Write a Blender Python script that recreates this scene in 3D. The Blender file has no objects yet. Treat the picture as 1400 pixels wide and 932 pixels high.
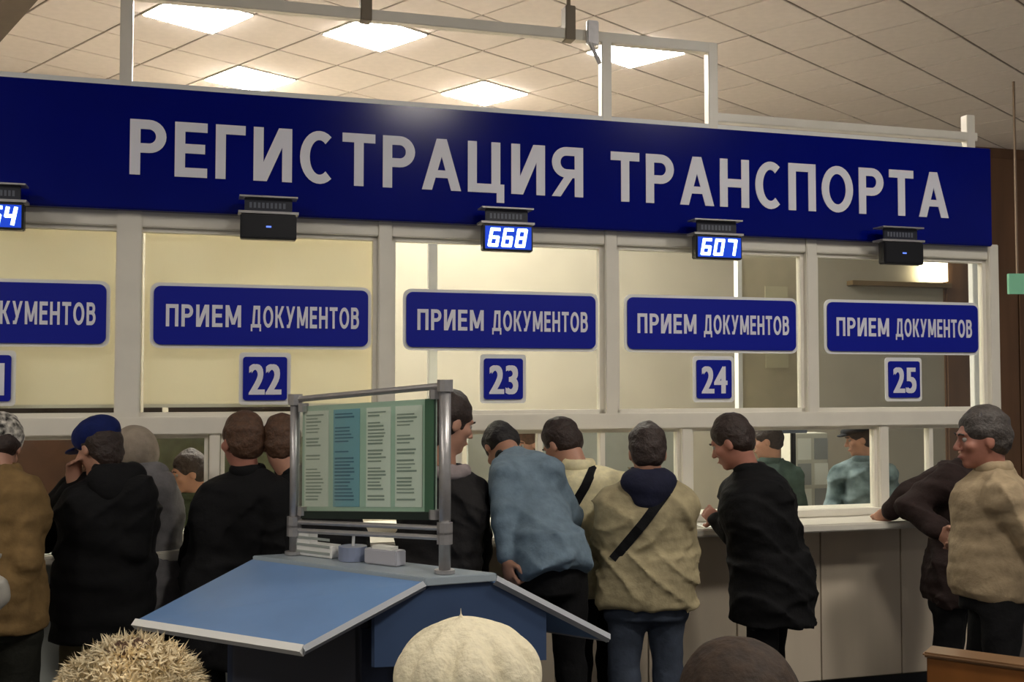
import bpy, bmesh, math, random
import numpy as np
from mathutils import Vector, Matrix
from mathutils.bvhtree import BVHTree
random.seed(4); np.random.seed(4)
S = bpy.context.scene; C = S.collection
R = math.radians
# ------------------------------------------------------------------ camera
F = 1450.0; PITCH = R(2.32); CAMZ = 1.86
cam = bpy.data.cameras.new('camera'); co = bpy.data.objects.new('camera', cam); C.objects.link(co)
cam.sensor_width = 36; cam.lens = 36*F/1400; cam.clip_start = .05
co.location = (0, 0, CAMZ); co.rotation_euler = (math.pi/2+PITCH, 0, 0); S.camera = co
# ------------------------------------------------------------------ world, lights, exposure
S.view_settings.view_transform = 'Standard'; S.view_settings.look = 'None'
S.view_settings.gamma = 1; S.view_settings.use_curve_mapping = False
S.view_settings.exposure = 1.55
w = bpy.data.worlds.new('world'); S.world = w; w.use_nodes = True
w.node_tree.nodes['Background'].inputs[0].default_value = (.80, .76, .74, 1)
w.node_tree.nodes['Background'].inputs[1].default_value = .09
OFFICE_W = 34.0      # emission of the office ceiling panels
HALL_W = 28         # emission of the hall ceiling panels
CEIL = CAMZ + 2.6*F/1365
GRID = R(46)
ANG = R(16.05); D0 = 5.6
U = Vector((math.cos(ANG), math.sin(ANG), 0)); N = Vector((-math.sin(ANG), math.cos(ANG), 0))

def ray(px, py):
    a, c = px-700, 466-py
    return Vector((a, F*math.cos(PITCH)-c*math.sin(PITCH), F*math.sin(PITCH)+c*math.cos(PITCH)))
def at(px, py, Y):                       # point at distance Y in front of the camera's station
    r = ray(px, py); return Vector((0, 0, CAMZ))+r*(Y/r.y)
def atz(px, py, z):                      # point at height z
    r = ray(px, py); return Vector((0, 0, CAMZ))+r*((z-CAMZ)/r.z)
def wl(px, py, v=0.0):                   # point of the counter wall plane -> (u, z); v metres behind the plane
    r = ray(px, py); t = (D0+v)/r.dot(N); p = r*t; return p.dot(U), p.z+CAMZ
def W(u, v, z): return U*u+N*(D0+v)+Vector((0, 0, z))
def uu(px, py=440, v=0.0): return wl(px, py, v)[0]
def zz(px, py, v=0.0): return wl(px, py, v)[1]

# ------------------------------------------------------------------ materials
def lin(c): return tuple((x/255/12.92 if x/255 <= .04045 else ((x/255+.055)/1.055)**2.4) for x in c)
MATS = {}
def mat(name, col, rough=.6, var=.0, scale=8, bump=0., metal=0., emit=None, es=1., spec=.5, col2=None, wood=False):
    if name in MATS: return MATS[name]
    m = bpy.data.materials.new(name); m.use_nodes = True; nt = m.node_tree; b = nt.nodes['Principled BSDF']
    c = lin(col); b.inputs['Base Color'].default_value = (*c, 1); b.inputs['Roughness'].default_value = rough
    b.inputs['Metallic'].default_value = metal; b.inputs['Specular IOR Level'].default_value = spec
    if emit: b.inputs['Emission Color'].default_value = (*lin(emit), 1); b.inputs['Emission Strength'].default_value = es
    if var or bump or col2:
        tc = nt.nodes.new('ShaderNodeTexCoord'); mp = nt.nodes.new('ShaderNodeMapping'); nz = nt.nodes.new('ShaderNodeTexNoise')
        nt.links.new(tc.outputs['Object'], mp.inputs[0]); nt.links.new(mp.outputs[0], nz.inputs[0])
        if wood: mp.inputs['Scale'].default_value = (1, 1, .12)
        nz.inputs['Scale'].default_value = scale; nz.inputs['Detail'].default_value = 5
        rp = nt.nodes.new('ShaderNodeValToRGB'); rp.color_ramp.elements[0].position = .35; rp.color_ramp.elements[1].position = .65
        c2 = lin(col2) if col2 else tuple(min(1, x*(1+var)) for x in c)
        c1 = c if col2 else tuple(x*(1-var) for x in c)
        rp.color_ramp.elements[0].color = (*c1, 1); rp.color_ramp.elements[1].color = (*c2, 1)
        nt.links.new(nz.outputs[0], rp.inputs[0]); nt.links.new(rp.outputs[0], b.inputs['Base Color'])
        if bump:
            bp = nt.nodes.new('ShaderNodeBump'); bp.inputs['Strength'].default_value = bump; bp.inputs['Distance'].default_value = .02
            nt.links.new(nz.outputs[0], bp.inputs['Height']); nt.links.new(bp.outputs[0], b.inputs['Normal'])
    MATS[name] = m; return m
def glass_mat(name, tint=(.96, .98, .96), refl=.5):
    m = bpy.data.materials.new(name); m.use_nodes = True; nt = m.node_tree; nt.nodes.clear()
    o = nt.nodes.new('ShaderNodeOutputMaterial'); t = nt.nodes.new('ShaderNodeBsdfTransparent'); t.inputs[0].default_value = (*tint, 1)
    g = nt.nodes.new('ShaderNodeBsdfGlossy'); g.inputs['Roughness'].default_value = .03
    fr = nt.nodes.new('ShaderNodeFresnel'); fr.inputs[0].default_value = 1.45
    mx = nt.nodes.new('ShaderNodeMixShader'); mu = nt.nodes.new('ShaderNodeMath'); mu.operation = 'MULTIPLY'; mu.inputs[1].default_value = refl
    nt.links.new(fr.outputs[0], mu.inputs[0]); nt.links.new(mu.outputs[0], mx.inputs[0])
    nt.links.new(t.outputs[0], mx.inputs[1]); nt.links.new(g.outputs[0], mx.inputs[2]); nt.links.new(mx.outputs[0], o.inputs[0])
    return m
GLASS = glass_mat('window_glass')
def blind_mat():
    m = mat('blind_cream', (240, 234, 216), .7, .02, 3); nt = m.node_tree
    tr = nt.nodes.new('ShaderNodeBsdfTranslucent'); tr.inputs[0].default_value = (*lin((244, 238, 220)), 1)
    mx = nt.nodes.new('ShaderNodeMixShader'); mx.inputs[0].default_value = .5
    o = nt.nodes['Material Output']; nt.links.new(nt.nodes['Principled BSDF'].outputs[0], mx.inputs[1]); nt.links.new(tr.outputs[0], mx.inputs[2])
    nt.links.new(mx.outputs[0], o.inputs[0]); return m
BLIND = blind_mat()
GREENGLASS = glass_mat('green_board_glass', (.95, .99, .97), .4)
CREAM = mat('cream_painted_frame', (228, 223, 210), .35, .03, 6)
WHITE = mat('white_plastic', (232, 232, 228), .4)
SIGNBLUE = mat('glossy_blue_sign', (2, 14, 112), .16, .05, 3, spec=.16)
PLATEBLUE = mat('plate_blue', (4, 22, 150), .4, spec=.3)
LETTER = mat('letter_white', (226, 226, 236), .5)
BLACKP = mat('black_plastic', (16, 17, 22), .35)
LED = mat('display_digits', (200, 225, 255), .5, emit=(190, 222, 255), es=2.2)
LEDBG = mat('display_lit_background', (10, 35, 120), .3, emit=(8, 60, 190), es=.35)
LEDOFF = mat('display_idle_dash', (40, 60, 140), .5, emit=(90, 120, 220), es=.6)
TILE = mat('ceiling_tile', (218, 209, 202), .9, .03, 14, .05)
GRIDM = mat('ceiling_grid_metal', (128, 116, 98), .6)
METAL = mat('brushed_steel', (176, 174, 174), .38, .06, 30, metal=.65)
BEIGEW = mat('beige_wall_paint', (170, 163, 147), .8, .03, 3)
BROWNW = mat('brown_wood_wall', (116, 84, 58), .6, .14, 5, wood=True)
BEIGEP = mat('beige_laminate', (216, 202, 180), .45, .05, 5, wood=True)
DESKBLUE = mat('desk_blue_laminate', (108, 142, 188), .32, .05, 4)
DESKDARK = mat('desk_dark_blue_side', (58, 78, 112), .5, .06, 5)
EDGE = mat('desk_grey_edge', (168, 172, 178), .35)
WOOD = mat('orange_brown_wood', (126, 78, 34), .4, .2, 6, .05, wood=True)
PAPER = mat('paper_white', (240, 240, 230), .7)
PAPERB = mat('paper_blue', (120, 176, 196), .7)
TEXTM = mat('faded_print', (150, 160, 150), .8)
TEXTB = mat('faded_print_blue', (60, 112, 140), .8)
SKIN = mat('skin', (178, 132, 110), .55, .06, 20)
SKIN2 = mat('skin_ruddy', (166, 112, 94), .55, .08, 20)
EYEW = mat('eye_white', (150, 144, 138), .5); IRIS = mat('eye_iris', (40, 30, 24), .3)
LIP = mat('lips', (156, 90, 82), .5)

# ------------------------------------------------------------------ object helpers
def link(name, me, m, parent=None):
    o = bpy.data.objects.new(name, me); C.objects.link(o)
    if m is not None and not me.materials: me.materials.append(m)
    if parent is not None: o.parent = parent
    return o
def meta(o, label=None, cat=None, group=None, kind=None):
    if label: o['label'] = label
    if cat: o['category'] = cat
    if group: o['group'] = group
    if kind: o['kind'] = kind
    return o
def thing(name, label, cat, loc=(0, 0, 0), rz=0., group=None, kind=None):
    o = bpy.data.objects.new(name, None); C.objects.link(o); o.location = loc; o.rotation_euler = (0, 0, rz)
    o.empty_display_size = .1
    return meta(o, label, cat, group, kind)
class MB:
    def __init__(s): s.bm = bmesh.new()
    def box(s, x0, x1, y0, y1, z0, z1, M=None):
        v = [s.bm.verts.new((x, y, z)) for x in (x0, x1) for y in (y0, y1) for z in (z0, z1)]
        for f in ((0, 1, 3, 2), (4, 6, 7, 5), (0, 4, 5, 1), (2, 3, 7, 6), (0, 2, 6, 4), (1, 5, 7, 3)): s.bm.faces.new([v[i] for i in f])
        if M is not None: bmesh.ops.transform(s.bm, matrix=M, verts=v)
        return s
    def poly(s, pts, off):               # closed polygon extruded by vector off
        off = Vector(off); a = [s.bm.verts.new(p) for p in pts]; b = [s.bm.verts.new(Vector(p)+off) for p in pts]
        s.bm.faces.new(a); s.bm.faces.new(b[::-1]); n = len(a)
        for i in range(n): s.bm.faces.new((a[i], b[i], b[(i+1) % n], a[(i+1) % n]))
        bmesh.ops.recalc_face_normals(s.bm, faces=s.bm.faces[:]); return s
    def tube(s, pts, r, n=10, flat=1.0, up=Vector((0, 0, 1))):
        pts = [Vector(p) for p in pts]; rings = []
        for i, p in enumerate(pts):
            t = (pts[min(i+1, len(pts)-1)]-pts[max(i-1, 0)]).normalized()
            a = t.cross(up)
            if a.length < 1e-3: a = t.cross(Vector((1, 0, 0)))
            a.normalize(); b = a.cross(t)
            rr = r[i] if isinstance(r, (list, tuple)) else r
            rings.append([s.bm.verts.new(p+a*math.cos(k*2*math.pi/n)*rr+b*math.sin(k*2*math.pi/n)*rr*flat) for k in range(n)])
        for i in range(len(rings)-1):
            for k in range(n): s.bm.faces.new((rings[i][k], rings[i][(k+1) % n], rings[i+1][(k+1) % n], rings[i+1][k]))
        s.bm.faces.new(rings[0][::-1]); s.bm.faces.new(rings[-1]); return s
    def build(s, name, m, parent=None, bevel=0., smooth=False, seg=2):
        if bevel: bmesh.ops.bevel(s.bm, geom=s.bm.edges[:], offset=bevel, segments=seg, affect='EDGES', clamp_overlap=True)
        bmesh.ops.recalc_face_normals(s.bm, faces=s.bm.faces[:])
        me = bpy.data.meshes.new(name); s.bm.to_mesh(me); s.bm.free()
        if smooth:
            for p in me.polygons: p.use_smooth = True
        return link(name, me, m, parent)
def rrect(cx, cz, wd, h, r, y, n=6):     # rounded rectangle outline in the xz plane
    pts = []
    for sx, sz, a0 in ((1, 1, 0), (-1, 1, 90), (-1, -1, 180), (1, -1, 270)):
        for k in range(n+1):
            a = R(a0+90*k/n); pts.append((cx+sx*(wd/2-r)+r*math.cos(a), y, cz+sz*(h/2-r)+r*math.sin(a)))
    return pts
def text_mesh(name, body, m, parent, x0, x1, z0, z1, y, bold=.02, depth=.004):
    """lettering fitted to x0..x1 and to cap height z0..z1, standing on the local y plane, facing -y"""
    cu = bpy.data.curves.new(name, 'FONT'); cu.body = body; cu.extrude = .01; cu.resolution_u = 4
    cu.space_character = 1+bold*1.6
    o = bpy.data.objects.new(name, cu); C.objects.link(o)
    me = bpy.data.meshes.new_from_object(o.evaluated_get(bpy.context.evaluated_depsgraph_get()))
    bmm = bmesh.new()
    for q, (dx, dz) in enumerate(((-bold, -bold*.35), (-bold, bold*.35), (bold, -bold*.35), (bold, bold*.35), (0, 0))):
        me.transform(Matrix.Translation((dx, dz, q*.0012))); bmm.from_mesh(me); me.transform(Matrix.Translation((-dx, -dz, -q*.0012)))
    for f_ in bmm.faces: f_.smooth = False
    bmm.to_mesh(me); bmm.free()
    cap = .729+bold*.7
    bpy.data.objects.remove(o); bpy.data.curves.remove(cu)
    co_ = np.empty(len(me.vertices)*3); me.vertices.foreach_get('co', co_); co_ = co_.reshape(-1, 3)
    mn, mx = co_.min(0), co_.max(0); base = -bold*.35
    X = x0+(co_[:, 0]-mn[0])/(mx[0]-mn[0])*(x1-x0); Z = z0+(co_[:, 1]-base)/cap*(z1-z0)
    Y = y-(co_[:, 2]-mn[2])/(mx[2]-mn[2])*depth
    fc = [tuple(p.vertices) for p in me.polygons]; bpy.data.meshes.remove(me)
    me = bpy.data.meshes.new(name); me.from_pydata(np.stack([X, Y, Z], 1).tolist(), [], fc); me.update()
    return link(name, me, m, parent)

def glyph(ch, t):
    """bold sans capital as a list of outlines on a cap height of 1; returns (outlines, width)"""
    P = []
    W_ = {'Р': .66, 'Е': .60, 'Г': .56, 'И': .74, 'С': .68, 'Т': .66, 'А': .80, 'Ц': .78, 'Я': .70, 'Н': .72, 'П': .70, 'О': .82, 'М': .90, 'Д': .84, 'К': .72, 'У': .74, 'В': .68}[ch]
    w_ = W_
    def r(x0, y0, x1, y1): P.append([(x0, y0), (x1, y0), (x1, y1), (x0, y1)])
    def dg(x0, y0, x1, y1, hw): P.append([(x0-hw, y0), (x0+hw, y0), (x1+hw, y1), (x1-hw, y1)])
    def arc(cx, cy, rx, ry, a0, a1, n=14, tx=t, ty=t*.9):
        for k in range(n):
            a, b = R(a0+(a1-a0)*k/n), R(a0+(a1-a0)*(k+1)/n)
            P.append([(cx+rx*math.cos(a), cy+ry*math.sin(a)), (cx+rx*math.cos(b), cy+ry*math.sin(b)),
                      (cx+(rx-tx)*math.cos(b), cy+(ry-ty)*math.sin(b)), (cx+(rx-tx)*math.cos(a), cy+(ry-ty)*math.sin(a))])
    h = t*.9
    def bowl(x0, y0, y1, x1, sg=1):          # half-round bowl opening to a stem at x0
        ry = (y1-y0)/2; rx = min(ry*1.05, abs(x1-x0)*.75); xc = x1-sg*rx
        r(min(x0, xc), y1-h, max(x0, xc), y1); r(min(x0, xc), y0, max(x0, xc), y0+h)
        if sg > 0: arc(xc, (y0+y1)/2, rx, ry, -90, 90)
        else: arc(xc, (y0+y1)/2, rx, ry, 90, 270)
    if ch == 'Р': r(0, 0, t, 1); bowl(t*.5, .40, 1, w_)
    elif ch == 'Е': r(0, 0, t, 1); r(t*.9, 0, w_, h); r(t*.9, 1-h, w_, 1); r(t*.9, .5-h/2+.02, w_*.93, .5+h/2+.02)
    elif ch == 'Г': r(0, 0, t, 1); r(t*.9, 1-h, w_, 1)
    elif ch == 'И': r(0, 0, t, 1); r(w_-t, 0, w_, 1); dg(t*.75, 0, w_-t*.75, 1, t*.60)
    elif ch == 'С': arc(w_*.56, .5, w_*.56, .5, 52, 308, 22)
    elif ch == 'Т': r(0, 1-h, w_, 1); r(w_/2-t/2, 0, w_/2+t/2, 1)
    elif ch == 'А': dg(t*.5, 0, w_/2, 1, t*.55); dg(w_-t*.5, 0, w_/2, 1, t*.55); r(w_*.22, .24, w_*.78, .24+h*.85)
    elif ch == 'Ц': r(0, 0, t, 1); r(w_-t*1.45, 0, w_-t*.45, 1); r(t*.5, 0, w_, h); r(w_-t*.85, -.19, w_, h*.5)
    elif ch == 'Я': r(w_-t, 0, w_, 1); bowl(w_-t*.5, .38, 1, 0, -1); dg(t*.5, 0, w_*.56, .42, t*.52)
    elif ch == 'Н': r(0, 0, t, 1); r(w_-t, 0, w_, 1); r(t*.5, .5-h/2, w_-t*.5, .5+h/2)
    elif ch == 'П': r(0, 0, t, 1); r(w_-t, 0, w_, 1); r(t*.5, 1-h, w_-t*.5, 1)
    elif ch == 'О': arc(w_/2, .5, w_/2, .5, 0, 360, 30)
    elif ch == 'М': r(0, 0, t, 1); r(w_-t, 0, w_, 1); dg(w_/2, .12, t*.6, 1, t*.5); dg(w_/2, .12, w_-t*.6, 1, t*.5)
    elif ch == 'Д': r(0, 0, w_, h*.9); r(0, -.17, t*.7, .05); r(w_-t*.7, -.17, w_, .05); r(w_*.28, 1-h, w_-t*.55, 1); r(w_-t*1.45, 0, w_-t*.45, 1); dg(t*1.0, 0, w_*.30+t*.3, 1, t*.5)
    elif ch == 'К': r(0, 0, t, 1); dg(w_*.42, .5, w_-t*.55, 1, t*.55); dg(w_-t*.5, 0, w_*.42, .56, t*.55); r(t*.5, .46, w_*.42, .46+h*.8)
    elif ch == 'У': dg(w_*.28, 0, w_-t*.5, 1, t*.5); dg(w_*.5, .30, t*.5, 1, t*.5); r(w_*.08, 0, w_*.28, h*.9)
    elif ch == 'В': r(0, 0, t, 1); bowl(t*.5, .47, 1, w_*.94); bowl(t*.5, 0, .47+h, w_)
    return P, w_
def cyr(name, body, m, parent, x0, x1, z0, z1, y, t=.2, gap=.14, depth=.004):
    g = [glyph(c, t) for c in body]; tot = sum(w_ for _, w_ in g)+gap*(len(g)-1); sx = (x1-x0)/tot; sz = z1-z0; cx = 0; q = bmesh.new()
    for P, w_ in g:
        for i, o in enumerate(P):
            a = [q.verts.new((x0+(cx+px)*sx, y-depth-i*1e-5, z0+pz*sz)) for px, pz in o]; b = [q.verts.new((v.co.x, y, v.co.z)) for v in a]
            q.faces.new(a); q.faces.new(b[::-1])
            for k in range(len(a)): q.faces.new((a[k], b[k], b[(k+1) % len(a)], a[(k+1) % len(a)]))
        cx += w_+gap
    bmesh.ops.recalc_face_normals(q, faces=q.faces[:]); me = bpy.data.meshes.new(name); q.to_mesh(me); q.free()
    return link(name, me, m, parent)

# ------------------------------------------------------------------ setting
u_m = {k: uu(x) for k, x in (('a', 176), ('b', 531), ('c', 836.5), ('d', 1105))}
PW = (u_m['d']-u_m['a'])/3
MU = [u_m['a']+PW*(i-1) for i in range(6)]          # mullion lines of windows 21..25
MU[5] = uu(1353)
SF = -.10
ZT = np.mean([zz(0, 100, SF), zz(450, 137.5, SF), zz(900, 171.5, SF), zz(1353, 203.6, SF)])
ZB = np.mean([zz(36, 277, SF), zz(450, 298, SF), zz(900, 320, SF), zz(1353, 336, SF)])
Z_RAIL = ZB-.075; Z_TR1 = zz(1150, 562); Z_TR0 = zz(1150, 582); Z_SILL = zz(1150, 697); Z_LEDGE = Z_SILL-.03
UL, UR = MU[0]-.9, MU[5]
MB().box(-9, 9, -5, 15, -.1, 0).build('floor', mat('floor_stone', (52, 50, 50), .4, .1, 2)); meta(bpy.data.objects['floor'], kind='structure')
o = MB().box(-7, UR, .1, 4.7, 0, .02).build('floor_covering', mat('floor_office', (238, 230, 214), .4, .02, 2), bpy.data.objects['floor']); o.location = N*D0; o.rotation_euler = (0, 0, ANG)  # unseen office floor, split off and kept pale to bounce light onto the ceiling
# ceiling: backing slab + recessed grid + one mesh-sharing tile per cell in view
gx, gy = Vector((math.cos(GRID), math.sin(GRID), 0)), Vector((-math.sin(GRID), math.cos(GRID), 0))
g0 = atz(1243, 73, CEIL)-Vector((.17, 0, 0))
ceil = MB().box(-9, 10, -5, 15, CEIL+.012, CEIL+.12).build('ceiling', GRIDM); meta(ceil, kind='structure')
tm = None; TG = {}
lamp_px = [(310, 96), (490, 38), (650, 124), (862, 71), (270, 2)]
def cell(p):
    d = p-g0; return math.floor(d.dot(gx)/.6), math.floor(d.dot(gy)/.6)
def cell_centre(i, j): return g0+gx*(.6*i+.3)+gy*(.6*j+.3)
lamp_cells = [cell(atz(x, y, CEIL)) for x, y in lamp_px]
hall_cells = [cell(Vector(p)) for p in ((-4.2, 1.6, 0), (1.6, 1.2, 0), (-3.2, -1.4, 0), (3.6, 3.2, 0))]
used = set(lamp_cells+hall_cells)
def in_view(p, m=90):
    d = Vector(p)-Vector((0, 0, CAMZ)); 
    c, s = math.cos(PITCH), math.sin(PITCH); yy = d.y*c+d.z*s; z2 = -d.y*s+d.z*c
    if yy < .3: return False
    x, y = 700+F*d.x/yy, 466-F*z2/yy
    return -m < x < 1400+m and -m < y < 235
bmt = MB().box(-.292, .292, -.292, .292, 0, .012).build('ceiling_tile', TILE, ceil, .004, seg=1); tmesh = bmt.data
bpy.data.objects.remove(bmt)
cells_in = [(i, j) for i in range(-40, 40) for j in range(-40, 40) if in_view(cell_centre(i, j)) and cell_centre(i, j).y < 13 and (i, j) not in used]
cells_in.sort(key=lambda c: cell_centre(*c).length)
near = cells_in[:290]
for i, j in near:
    o = link('ceiling_tile', tmesh, None, ceil); p = cell_centre(i, j)
    o.location = (p.x, p.y, CEIL+random.uniform(0, .003)); o.rotation_euler = (0, 0, GRID)
rest = MB()
for i in range(-34, 34):
    for j in range(-34, 34):
        p = cell_centre(i, j)
        if (i, j) in used or (i, j) in set(near) : continue
        if -8.5 < p.x < 9.5 and -4.5 < p.y < 14.5:
            rest.box(-.292, .292, -.292, .292, 0, .012, Matrix.Translation((p.x, p.y, CEIL))@Matrix.Rotation(GRID, 4, 'Z'))
meta(rest.build('outer_ceiling_tiles', TILE, ceil), kind='stuff')

def ceiling_lamp(c, label, strength, mname, louver, group):
    p = cell_centre(*c)
    t = thing('ceiling_lamp', label, 'lamp', (p.x, p.y, CEIL), GRID, group)
    f = MB()
    for a in (0, 1, 2, 3): f.box(-.299, .299, .287, .299, -.008, .05, Matrix.Rotation(a*math.pi/2, 4, 'Z'))
    f.build('frame', CREAM, t)
    MB().box(-.286, .286, -.286, .286, -.014, .01).build('diffuser', mat(mname, (255, 250, 240), .5, emit=(255, 247, 236), es=strength), t)
    if louver:
        for k in range(5):
            MB().box(-.27+.108*(k+.5)-.004, -.27+.108*(k+.5)+.004, -.27, .27, -.028, -.015).build('louver_blade', WHITE, t)
            MB().box(-.27, .27, -.27+.108*(k+.5)-.004, -.27+.108*(k+.5)+.004, -.0275, -.0155).build('louver_blade', WHITE, t)
    return t
lab = ['square louvred ceiling lamp nearest the left post above the sign', 'plain glowing ceiling lamp just below the top rail at centre left',
       'square louvred ceiling lamp above the middle of the blue sign', 'plain glowing ceiling lamp behind the right post of the rail frame',
       'louvred ceiling lamp cut off by the top edge at the left']
for k, c in enumerate(lamp_cells): ceiling_lamp(c, lab[k], OFFICE_W, 'lamp_office', k in (0, 2, 4), 'ceiling lamps of the office')
for k, c in enumerate(hall_cells): ceiling_lamp(c, 'square ceiling lamp of the waiting hall outside the frame', HALL_W, 'lamp_hall', False, 'ceiling lamps of the waiting hall')
# dark beam end at the top left
bl = atz(0, 58, CEIL-.25); br = atz(52, 0, CEIL-.25)
d = (br-bl).normalized(); sd = Vector((-d.y, d.x, 0))
if sd.x > 0: sd = -sd
a = bl-d*2.5; b = br+d*.6*0
b = br+d*1.2
meta(MB().poly([a, b, b+sd*.5, a+sd*.5], (0, 0, .25)).build('trim_1', mat('dark_beam', (96, 84, 72), .7, .05)), kind='structure')

# walls
v_back = 4.7
e = uu(1290, 440, v_back)
def wall_box(name, u0, u1, v0, v1, z0, z1, m, **k):
    o = MB().box(u0, u1, v0, v1, z0, z1).build(name, m); o.location = N*D0; o.rotation_euler = (0, 0, ANG); o['kind'] = 'structure'; return o
wall_box('wall_back', -7, e, v_back, v_back+.15, 0, CEIL, BEIGEW)
wall_box('wall_right', e, e+5, v_back-.02, v_back+.15, 0, CEIL, BROWNW)
wr = bpy.data.objects['wall_right']
for k in range(9):
    MB().box(e+.02+.5*k, e+.5+.5*k, v_back-.04, v_back-.02, .1, CEIL-.12).build('wood_panel', BROWNW, wr, .004, seg=1)
wall_box('wall_left', -7.2, -7, -6, v_back, 0, CEIL, BEIGEW)
# counter wall below the windows, with its laminate panels
wf = wall_box('wall_front', UL, UR+.05, -.02, .10, 0, Z_LEDGE-.05, mat('counter_core', (120, 112, 98), .7))
pu = UL
seams = []
while pu < UR:
    m_ = BEIGEP if pu > uu(300) else mat('grey_blue_laminate', (168, 172, 166), .45, .05, 5)
    MB().box(pu+.004, min(pu+.55, UR+.05)-.004, -.04, -.02, .12, Z_LEDGE-.06).build('counter_panel', m_, wf, .003, seg=1); pu += .55
MB().box(UL, UR+.05, -.03, -.02, 0, .11).build('kickboard', BLACKP, wf)
# ledge
tl = thing('counter_ledge', 'long cream service ledge running below the five numbered windows', 'counter', W(0, 0, 0), ANG)
MB().box(UL, UR+.06, -.34, -.02, Z_LEDGE-.045, Z_LEDGE).build('shelf', CREAM, tl, .008)
MB().box(UL, UR+.06, -.02, .5, Z_LEDGE-.04, Z_LEDGE-.001).build('inner_shelf', CREAM, tl)
# sign board
ts = thing('sign_board', 'long glossy blue fascia sign with white lettering above the service windows', 'sign', W(0, 0, 0), ANG)
USR = uu(1356, 270, SF)
MB().box(UL, USR, SF, -.02, ZB, ZT).build('board', SIGNBLUE, ts, .006)
MB().box(UL, UR-.2, -.02, .03, ZT-.05, ZT+.045).build('top_cap', WHITE, ts)
su = lambda x, y: wl(x, y, SF)
def word(body, xa, ya0, ya1, xb, yb0, yb1, bold):
    z0 = (su(xa, ya0)[1]+su(xb, yb0)[1])/2; z1 = (su(xa, ya1)[1]+su(xb, yb1)[1])/2
    cyr('lettering', body, LETTER, ts, su(xa, ya0)[0], su(xb, yb0)[0], z0, z1, SF-.001, .19, .155)
word('РЕГИСТРАЦИЯ', 177, 237, 162, 797, 271, 203, .034)
word('ТРАНСПОРТА', 835, 276, 209, 1296, 297, 235, .034)
# window frames, one window per desk
def window(n, u0, u1):
    t = thing('window_%d' % n, None, None, W(0, 0, 0), ANG); t['kind'] = 'structure'
    wd = .06 if n == 1 else .035
    MB().box(u0+wd, u1-.035, -.04, .05, Z_RAIL, ZB+.02).build('window_frame', CREAM, t, .005)
    MB().box(u0+.03, u1-.03, .0, .006, Z_TR1, Z_RAIL).build('glass', GLASS, t)
    fr = MB()
    for a_, b_ in ((u0+.035, u0+.06), (u1-.06, u1-.035)): fr.box(a_, b_, -.015, .03, Z_TR1, Z_RAIL)
    fr.box(u0+.035, u1-.035, -.015, .03, Z_RAIL-.022, Z_RAIL).box(u0+.035, u1-.035, -.015, .03, Z_TR1, Z_TR1+.022)
    fr.build('sash', CREAM, t)
    return t
wins = [window(i+1, MU[i], MU[i+1]) for i in range(5)]
def strut(name, n, u0, u1, v0, v1, z0, z1, m=CREAM):
    o = MB().box(u0, u1, v0, v1, z0, z1).build('%s_%d' % (name, n), m, None, .005); o.location = N*D0; o.rotation_euler = (0, 0, ANG); o['kind'] = 'structure'; return o
tn = 2
for i, mu in enumerate(MU):
    h = .06 if i == 1 else .036
    strut('trim', tn, mu-h, mu+h, -.05, .06, Z_TR0, ZB+.02); tn += 1
strut('trim', tn, UL, UR+.036, -.06, .07, Z_TR0, Z_TR1); tn += 1       # transom
strut('trim', tn, UL, UR+.036, -.06, .07, Z_LEDGE+.001, Z_SILL+.012); tn += 1       # sill rail
# roller blinds behind windows 21 and 22
for i, lb in ((0, 'cream blind lowered behind the cut-off leftmost window'), (1, 'cream blind lowered behind the window numbered 22')):
    t = thing('roller_blind', lb, 'blind', W(0, 0, 0), ANG, 'cream blinds behind the windows')
    MB().box(MU[i]+.07, MU[i+1]-.05, .07, .078, Z_TR1+.06, Z_RAIL+.02).build('fabric', BLIND, t)
    MB().box(MU[i]+.07, MU[i+1]-.05, .066, .082, Z_TR1+.045, Z_TR1+.062).build('bottom_bar', CREAM, t)
# shade of the gap below the blinds, put in as dark brown strips
for i, lb in ((0, 'dark brown strip for the shaded gap under the leftmost blind'), (1, 'dark brown strip for the shaded gap under the blind of window 22')):
    t = thing('gap_strip', lb, 'duct', W(0, 0, 0), ANG, 'dark gap strips under the blinds')
    MB().box(MU[i]+.07, MU[i]+.16, .1, .14, Z_TR1, Z_TR1+.05).build('short_section', mat('duct_brown', (52, 36, 24), .5), t)
    MB().box(MU[i]+.19, MU[i+1]-.05, .1, .14, Z_TR1, Z_TR1+.05).build('long_section', MATS['duct_brown'], t)
# lower serving openings: posts, panes, sashes
low = [uu(x, 640) for x in (176, 293, 618, 935, 1203, 1362)]
low = [low[0]-PW]+low
for i, lu in enumerate(low):
    h = (.06, .065, .026, .03, .034, .032, .02)[i]
    strut('trim', tn, lu-h, lu+h, -.05, .06, Z_SILL, Z_TR0); tn += 1
for i in range(len(low)-1):
    t = thing('window_%d' % (6+i), None, None, W(0, 0, 0), ANG); t['kind'] = 'structure'
    a_, b_ = low[i]+(.06 if i < 2 else .03), low[i+1]-.03
    fr = MB(); fr.box(a_, b_, -.02, .03, Z_TR0-.02, Z_TR0).box(a_, a_+.02, -.02, .03, Z_SILL, Z_TR0-.02).box(b_-.02, b_, -.02, .03, Z_SILL, Z_TR0-.02)
    fr.build('window_frame', CREAM, t)
    MB().box(a_+.02, b_-.02, .0, .006, Z_SILL, Z_TR0-.02).build('glass', GLASS, t)
    if i in (3, 5):
        mx = uu(822, 640) if i == 3 else uu(1270, 640)
        MB().box(mx-.014, mx+.014, -.025, .025, Z_SILL, Z_TR0-.02).build('sash', CREAM, t)
        if i == 3: mx = uu(737, 640); MB().box(mx-.014, mx+.014, -.025, .025, Z_SILL, Z_TR0-.02).build('sash', CREAM, t)
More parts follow.
